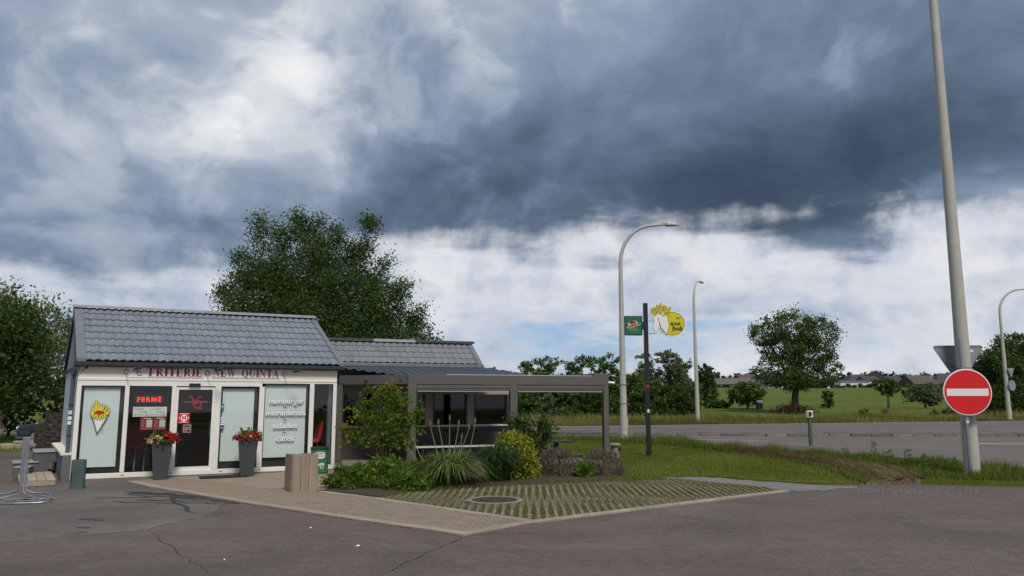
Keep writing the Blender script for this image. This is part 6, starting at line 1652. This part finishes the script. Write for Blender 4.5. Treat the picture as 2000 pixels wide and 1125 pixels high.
# distant trees along the skyline
FT = 'distant trees along the skyline'
def fartree(px, top, w, label, leaf='far', Y=330, seed=1):
    X = (px - 1000) / 1500 * Y; g = 5.0; h = 1.75 + (778 - top) / 1500 * Y - g; wm_ = w * 1.25 / 1500 * Y
    r = random.Random(seed); lo_ = [(r.uniform(-.3, .3) * wm_, 0, h * r.uniform(.35, .72), wm_ * r.uniform(.22, .36), wm_ * .2, h * r.uniform(.2, .3)) for i in range(6)] + [(0, 0, h * .3, wm_ * .46, wm_ * .2, h * .3)]
    tree('distant_tree', label, (X, Y, g), lo_, leaf, 2600, .85, h * .5, .3, seed=seed, group=FT, limbs=4)
for i, (px, top, w, lab, *lf) in enumerate(((1378, 712, 30, 'distant tall tree right of the second street lamp'), (1402, 722, 34, 'distant round tree left of the long barn'), (1425, 732, 30, 'distant low trees behind the barn left end'), (1440, 725, 14, 'distant small dark fir above the barn'), (1458, 723, 26, 'distant pale tree above the barn'), (1488, 728, 26, 'distant tree above the barn right end'), (1512, 724, 30, 'distant tree half hidden by the big field tree'),
        (1640, 724, 60, 'distant dark wood left behind the white house'), (1668, 730, 40, 'distant wood over the dark hipped roof'), (1712, 723, 50, 'distant dark trees right of the yellow gable'), (1745, 720, 44, 'distant rounded trees above the thin field tree'), (1768, 718, 34, 'distant pointed tree on the skyline'), (1795, 725, 52, 'distant flat topped wood above the brown roof'), (1838, 722, 56, 'distant dark trees left of the yield sign'), (1862, 716, 50, 'distant tallest dark trees behind the yield sign'), (960, 716, 26, 'distant tree peeping over the wing roof end'),
        (1600, 735, 60, 'distant wood behind the big field tree'), (1560, 733, 60, 'distant wood further left behind the field tree'), (1000, 727, 60, 'distant low trees above the pergola beam'), (1330, 730, 60, 'distant trees behind the grey willows'), (1900, 728, 60, 'distant trees behind the no entry sign'))):
    fartree(px, top, w, lab, *(lf or ['far']), Y=330 + 6 * (i % 5), seed=100 + i)
fartree(1797, 737, 22, 'dark purple leaved tree between two distant houses', 'purple', 268, 140)
for i, (px, w, top, lab) in enumerate(((1420, 110, 752, 'long dark hedge along the far field edge left'), (1660, 70, 753, 'dark hedge below the white house'), (1715, 60, 752, 'hedge right of the yellow gable'), (1790, 90, 754, 'hedge below the brown roofed house'))):
    X = (px - 1000) / 1500 * 238; wm_ = w / 1500 * 238; h = 1.75 + (778 - top) / 1500 * 238 - 5.0
    tree('field_hedge', lab, (X, 238, 4.9), [(wm_ * (k / 6 - .5), 0, h * .55, wm_ * .12, .8, h * .45) for k in range(7)], 'far', 1400, .5, .5, .1, seed=150 + i, group='hedges along the far field edge', cat='hedge', limbs=3)

# ================================================================== distant houses
def gable_house(label, px, Y, w, dpt, wall_h, roof_h, wallm, roofm, rz=0, wins=(), hip=0.0, chim=False, doors=()):
    X = (px - 1000) / 1500 * Y
    t = empty('distant_house', (X, Y, 5.0), R(rz), label, 'house', 'distant houses beyond the field')
    MB().box(-w / 2, w / 2, -dpt / 2, dpt / 2, -1, wall_h).build('wall', wallm, t)
    a, o_ = w / 2 + .3, dpt / 2 + .3; hp = hip
    ro = MB().add([(-a, -o_, wall_h - .1), (a, -o_, wall_h - .1), (a, o_, wall_h - .1), (-a, o_, wall_h - .1), (-a + hp, 0, wall_h + roof_h), (a - hp, 0, wall_h + roof_h)], [(0, 1, 5, 4), (2, 3, 4, 5), (3, 0, 4), (1, 2, 5), (3, 2, 1, 0)]).build('roof', roofm, t)
    if chim: MB().box(w * .2, w * .2 + .7, -.35, .35, wall_h + roof_h * .5, wall_h + roof_h + .9).build('chimney', FBRICK, ro)
    for (x0, x1, z0, z1) in wins:
        wi = MB().box(x0, x1, -dpt / 2 - .05, -dpt / 2, z0, z1).build('window', PLWHITE, t); MB().box(x0 + .1, x1 - .1, -dpt / 2 - .07, -dpt / 2 - .051, z0 + .1, z1 - .1).build('pane', DARK, wi)
    return t
FWHITE = pmat('far_white', (.62, .62, .60), .8, .06); FBRICK = pmat('far_brick', (.20, .13, .10), .9, .15); FYEL = pmat('far_yellow', (.40, .33, .20), .8, .08); FSLATE = pmat('far_slate', (.050, .052, .062), .7, .15); FBROWN = pmat('far_tile', (.085, .070, .065), .8, .2); FGREY = pmat('far_grey', (.11, .105, .10), .8, .15)
gable_house('long grey roofed barn left of the big field tree', 1428, 262, 15, 8, 1.6, 2.0, FGREY, FGREY, 2, [(-6, -4.5, .3, 1.1), (-1, .5, .3, 1.1), (3, 4.5, .3, 1.1)])
gable_house('taller barn with brown roof behind the long barn', 1473, 272, 13, 9, 2.2, 3.0, FGREY, FBROWN, 4, [(2.5, 4.5, .5, 1.6)], chim=True)
gable_house('white low shed beside the field hedge', 1658, 255, 9, 6, 2.3, .6, FWHITE, FSLATE, -4, [(-3, -1.5, .8, 1.8), (1, 2.5, .8, 1.8)])
gable_house('house with large dark hipped roof and white walls', 1672, 272, 12, 10, 1.9, 3.3, FWHITE, FSLATE, 8, [(-4.5, -3, .6, 1.7), (-1, .5, .6, 1.7), (3, 4.5, .6, 1.7)], hip=3.5, chim=True)
gable_house('white gabled house right of the hipped roof', 1690, 258, 5, 7, 2.6, 1.6, FWHITE, FSLATE, 4, [(-1.5, -.4, .8, 1.9), (.6, 1.7, .8, 1.9)])
gable_house('tall yellow gable end of a house on the skyline', 1702, 266, 4.2, 9, 3.6, 2.4, FYEL, FSLATE, 62, [(-1.5, -.5, .8, 2.0)])
gable_house('white row house with dormer windows under the trees', 1726, 285, 9, 8, 2.8, 2.2, FSLATE, FSLATE, 0, [(-3.4, -2.4, 1.6, 2.6), (-1.2, -.2, 1.6, 2.6), (1.0, 2.0, 1.6, 2.6), (3.0, 4.0, 1.6, 2.6)])
gable_house('brown roofed bungalow with pale gable edge', 1787, 262, 9.5, 8, 1.6, 3.0, FBRICK, FBROWN, 14, [(-3, -1.5, .4, 1.3), (1, 2.5, .4, 1.3)])
gable_house('grey hipped roof bungalow beside the no entry sign', 1838, 264, 8, 8, 1.9, 3.4, FBRICK, FSLATE, -8, [(-2.5, -1, .5, 1.5)], hip=2.6)
gable_house('small brick house with pale gable touching the sign', 1862, 258, 4, 7, 2.2, 2.0, FBRICK, FBROWN, 55, [(-1.4, -.4, .6, 1.6)])

# ================================================================== planting bed
def shrub(name, label, loc, parts, cat='shrub', group=None):
    t = empty(name, (*loc, .04), 0, label, cat, group)
    for nm, me in parts: link(bpy.data.objects.new(nm, me), t)
    return t
def dome(r, n, w, d_, h, lump=.15):
    q = r.normal(size=(n, 3)); q /= np.linalg.norm(q, axis=1)[:, None]; q[:, 2] = abs(q[:, 2])
    k = r.uniform(.55, 1, n) ** .5 * (1 + lump * np.sin(q[:, 0] * 6 + 1) * np.sin(q[:, 1] * 5 + q[:, 2] * 6))
    return q * k[:, None] * np.array([w / 2, d_ / 2, h])
r = np.random.default_rng(90)
stem_m = pmat('shrub_stem', (.10, .075, .045), .9)
def stems(n, w, h, rad=.012, seed=1, curve=.3):
    rr_ = random.Random(seed); mb = MB()
    for i in range(n):
        a = rr_.uniform(0, 6.28); q = rr_.uniform(.2, 1) * w / 2; hh_ = h * rr_.uniform(.6, 1); mb.tube([(0, 0, 0), (q * .35 * math.cos(a), q * .35 * math.sin(a), hh_ * .5), (q * math.cos(a), q * math.sin(a), hh_)], [rad, rad * .7, rad * .25], 5, caps=False)
    return mb.mesh('stems', stem_m)
# Japanese maple: tiered light green foliage with orange tips
ML = leafmat('acer_leaf', (.068, .118, .012), (.150, .215, .026), .5, .6, (.26, .19, .03))
P_ = []
for (cx, cy, cz, rx, rz_, k) in ((.05, 0, 1.2, .52, .24, 620), (.25, 0, 1.62, .32, .22, 440), (-.05, 0, 1.85, .22, .20, 260), (.12, .05, 2.0, .14, .10, 110), (-.5, 0, 1.30, .28, .16, 280), (.55, 0, 1.25, .26, .16, 260), (-.62, 0, .92, .32, .15, 280), (.22, 0, .92, .50, .15, 460), (-.28, -.1, .72, .46, .10, 330), (.35, -.05, .66, .40, .10, 260), (-.55, .05, 1.58, .13, .14, 110), (.78, 0, 1.42, .13, .15, 120), (-.28, 0, 1.6, .12, .14, 100)):
    g = r.normal(size=(k, 3)) * np.array([rx * .55, rx * .5, rz_ * .6]); P_.append(g + [cx, cy, cz])
for (a, b, z0, z1) in ((-.7, -1.15, .95, 1.02), (-.6, -1.05, 1.45, 1.38), (-.65, -1.05, .75, .60), (-.3, -.62, 1.9, 1.82)):
    u = r.uniform(0, 1, 60); P_.append(np.stack([a + (b - a) * u, r.normal(0, .03, 60), z0 + (z1 - z0) * u + .08 * np.sin(u * 3)], 1))
P_ = np.concatenate(P_, 0); cv = np.clip(r.normal(.36, .16, len(P_)) + .5 * ((abs(P_[:, 0]) > .85) | (P_[:, 2] > 1.95)) + .28 * (np.sin(P_[:, 0] * 7) * np.sin(P_[:, 2] * 6) > .75), 0, 1)
shrub('japanese_maple', 'bright green japanese maple with orange tips in the bed', (-2.95, 18.2), [('foliage', npmesh('foliage', leaves(P_, .075, .8, .7, r), 4, ML, cv)), ('stems', stems(26, 1.5, 1.6, .022, 3))], 'tree')
# leafy ground cover
GC = leafmat('ground_cover_leaf', (.045, .095, .010), (.125, .205, .025), .45)
for i, (x, y, w, d_, h, n, lab) in enumerate(((-3.15, 15.5, 1.0, 1.1, .40, 1800, 'bright green leafy mound at the left end of the bed'), (-2.55, 16.2, 1.2, 1.2, .50, 2000, 'taller leafy green mound below the maple'), (-2.05, 15.25, 1.1, 1.0, .32, 1500, 'low leafy green mound at the bed front'), (-1.75, 16.1, .9, 1.1, .42, 1300, 'leafy green plant left of the long grassy clump'))):
    Pq = dome(r, n, w, d_, h, .3); shrub('leafy_perennial', lab, (x, y), [('foliage', npmesh('foliage', leaves(Pq, .085, .5, .45, r), 4, GC, r.uniform(0, 1, n))), ('stems', stems(14, w * .8, h * .8, .006, 10 + i))], 'plant', 'leafy perennials in the bed')
# torch lily clumps
TL = leafmat('lily_blade', (.050, .095, .022), (.135, .190, .055), .4, .55, (.28, .26, .12))
def clump(n, w, h, lean, seed, bw=.022):
    q = np.random.default_rng(seed); a = q.uniform(0, 6.283, n); rad = q.uniform(0, .16, n) * w; P0 = np.stack([rad * np.cos(a), rad * np.sin(a), 0 * a], 1)
    segs = []; L_ = h * q.uniform(.6, 1.25, n); out_ = w * .5 * q.uniform(.25, 1.15, n); sd_ = np.stack([-np.sin(a), np.cos(a), 0 * a], 1)
    def pt(u):
        drop = 1.0 - lean * (out_ / (w * .5)) * u * u
        return P0 + np.stack([np.cos(a) * out_ * u ** 1.4, np.sin(a) * out_ * u ** 1.4, L_ * np.sin(np.minimum(u * 1.5, 1.57)) * drop], 1)
    us = [0, .3, .55, .8, 1.0]; ws = [1, 1, .85, .55, .1]
    for i in range(4):
        p0, p1 = pt(us[i]), pt(us[i + 1]); segs.append(np.stack([p0 - sd_ * bw * ws[i] / 2, p0 + sd_ * bw * ws[i] / 2, p1 + sd_ * bw * ws[i + 1] / 2, p1 - sd_ * bw * ws[i + 1] / 2], 1))
    return np.concatenate(segs, 0).reshape(-1, 3), np.tile(q.uniform(0, 1, n), 4)
STALK = pmat('lily_stalk', (.20, .21, .10), .8, .2, 8); HEADM = pmat('spent_flower', (.22, .13, .08), .9, .3, 20)
v, c_ = clump(1100, 1.75, .70, .75, 7); t = shrub('torch_lily', 'large torch lily clump with tall spent flower stalks', (-1.28, 16.0), [('leaves', npmesh('leaves', v, 4, TL, c_))], 'plant')
rr_ = random.Random(6)
for i, (a, b, z) in enumerate(((-.40, 0, 1.16), (-.24, .1, 1.19), (.0, 0, 1.28), (.18, .1, 1.17), (.40, 0, 1.10), (.52, .1, 1.22), (-.78, 0, .98), (-.92, .1, .78), (.26, -.1, .90))):
    MB().tube([(a * .3, b, .1), (a * .75 + rr_.uniform(-.08, .08), b, z * .55), (a, b, z)], [.011, .009, .006], 5).build('stalk', STALK, t)
    MB().lathe([(.006, 0), (.017, .03), (.014, .09), (.003, .13)], 6).build('flower_head', HEADM, t).location = (a, b, z - .02)
v, c_ = clump(800, 1.2, .80, .45, 8, .018); shrub('torch_lily', 'upright darker grassy clump left of the yellow shrub', (-.32, 16.55), [('leaves', npmesh('leaves', v, 4, leafmat('iris_blade', (.025, .070, .022), (.060, .125, .040), .35, .55), c_))], 'plant')
# purple statice behind
LV = leafmat('lavender_flower', (.13, .085, .13), (.24, .17, .24), .3); LG = leafmat('lavender_leaf', (.050, .070, .034), (.105, .125, .060), .3)
Pq = dome(r, 500, .9, .5, .62, .2); Pf = dome(r, 700, 1.0, .5, .72, .2); Pf = Pf[Pf[:, 2] > .42]
shrub('purple_statice', 'hazy purple flowering plant behind the torch lily', (-1.2, 17.0), [('foliage', npmesh('foliage', leaves(Pq, .06), 4, LG, r.uniform(0, 1, len(Pq)))), ('flowers', npmesh('flowers', leaves(Pf, .035), 4, LV, r.uniform(0, 1, len(Pf))))], 'plant').children[1]['kind'] = 'stuff'
# variegated euonymus
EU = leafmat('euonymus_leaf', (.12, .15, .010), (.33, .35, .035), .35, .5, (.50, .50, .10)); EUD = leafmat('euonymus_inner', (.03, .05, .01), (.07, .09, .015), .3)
Pq = dome(r, 3400, 1.22, 1.1, 1.02, .05); kq = np.linalg.norm(Pq / np.array([.61, .55, 1.02]), axis=1)
shrub('euonymus_shrub', 'round yellow green variegated shrub in the middle of the bed', (.02, 17.25), [('foliage', npmesh('foliage', leaves(Pq, .072, .6, .62, r), 4, EU, np.clip(r.normal(.42, .25, len(Pq)) + .3 * (kq - .85), 0, 1))), ('inner_leaves', npmesh('inner_leaves', leaves(dome(r, 1200, .95, .85, .85), .075, .5, .6, r), 4, EUD, r.uniform(0, 1, 1200))), ('stems', stems(20, .8, .7, .01, 21))])
# dark bush with open top
P_ = []
for (cx, cz, rx, rz_, k) in ((-.22, 1.12, .30, .26, 700), (.34, 1.08, .24, .24, 520), (0, .62, .42, .30, 900), (.12, .30, .36, .24, 600), (-.05, .85, .26, .2, 380), (.40, .84, .16, .18, 220)):
    P_.append(r.normal(size=(k, 3)) * np.array([rx * .52, rx * .5, rz_ * .5]) + [cx, 0, cz])
P_ = np.concatenate(P_, 0); P_ = P_[P_[:, 2] > 0.02]
shrub('dark_shrub', 'dark green open shrub in front of the middle pergola post', (.42, 18.3), [('foliage', npmesh('foliage', leaves(P_, .07, .4, .6, r), 4, LM['dark'], r.uniform(0, 1, len(P_)))), ('stems', stems(18, .8, 1.2, .014, 23))])
# lavender
for (x, y, w, h, lab) in ((1.05, 17.75, 1.10, .60, 'left lavender bush with faded purple flowers beside the yellow shrub'), (2.02, 17.85, 1.12, .56, 'right lavender bush with faded flowers at the lawn edge')):
    Pq = dome(r, 1500, w, .9, h, .08); Pf = dome(r, 1900, w * 1.06, .95, h * 1.08, .08); kk_ = np.linalg.norm(Pf / np.array([w * .53, .475, h * 1.08]), axis=1); Pf = Pf[kk_ > .86]
    vb, _ = blades(Pf - [0, 0, .03], .075, .018, .35, r); d0 = dome(r, 900, w, .9, h, .08)
    shrub('lavender_bush', lab, (x, y), [('foliage', npmesh('foliage', leaves(Pq, .06, .5, .25, r), 4, LG, r.uniform(0, 1, len(Pq)))), ('flower_spikes', npmesh('flower_spikes', vb, 3, leafmat('lavender_spike', (.10, .075, .075), (.20, .155, .16), .25), r.uniform(0, 1, len(Pf)))), ('stems', stems(24, w * .8, h * .8, .006, 25))], 'plant', 'lavender bushes')
Pq = dome(r, 500, .5, .5, .3, .2); shrub('leafy_perennial', 'small green plant between the two lavender bushes', (1.6, 17.45), [('foliage', npmesh('foliage', leaves(Pq, .07, .5, .6, r), 4, GC, r.uniform(0, 1, 500))), ('stems', stems(6, .3, .2, .005, 26))], 'plant', 'leafy perennials in the bed')
# weeds on the verge
for i, (x, y, h) in enumerate(((9.05, 19.6, .55), (9.75, 19.3, .38), (9.6, 18.3, .30), (8.9, 20.9, .32), (10.5, 18.6, .25), (9.2, 17.6, .26), (8.95, 18.6, .40))):
    labs = ('tallest thin weed on the verge', 'second thin weed right of the tallest', 'third thin weed along the verge', 'thin weed furthest up the verge', 'short weed close to the lamp post', 'short weed above the ditch end', 'thin weed over the ditch bank')
    q = r.uniform(0, 1, 90); a = r.uniform(0, 6.28, 90); P_ = np.stack([.11 * (1 - q * .6) * np.cos(a), .11 * (1 - q * .6) * np.sin(a), .05 + q * h], 1)
    t = shrub('verge_weed', labs[i], (x, y), [('foliage', npmesh('foliage', leaves(P_, .06, .3, .4, r), 4, GC, r.uniform(0, 1, 90)))], 'weed', 'weeds on the verge'); t.location.z = .09
    MB().tube([(0, 0, 0), (.02, 0, h * .5), (.0, .02, h)], [.006, .004, .002], 4).build('stem', stem_m, t)
# scraps of litter on the asphalt
for i, (x, y, lab) in enumerate(((-1.85, 9.55, 'small white scrap of paper on the near asphalt'), (-2.75, 10.85, 'white crumb of litter left of the paper scrap'), (-3.15, 8.75, 'tiny pale scrap nearest the camera'))):
    t = empty('paper_scrap', (x, y, .001), i * 1.1, lab, 'litter', 'scraps on the asphalt'); s = .026 - .006 * i
    MB().add([(-s, -s * .5, .002), (s, -s * .4, .004), (s * .9, s * .5, .012), (-s * .8, s * .5, .003), (0, 0, .016)], [(0, 1, 4), (1, 2, 4), (2, 3, 4), (3, 0, 4)]).build('paper', PAPER, t)
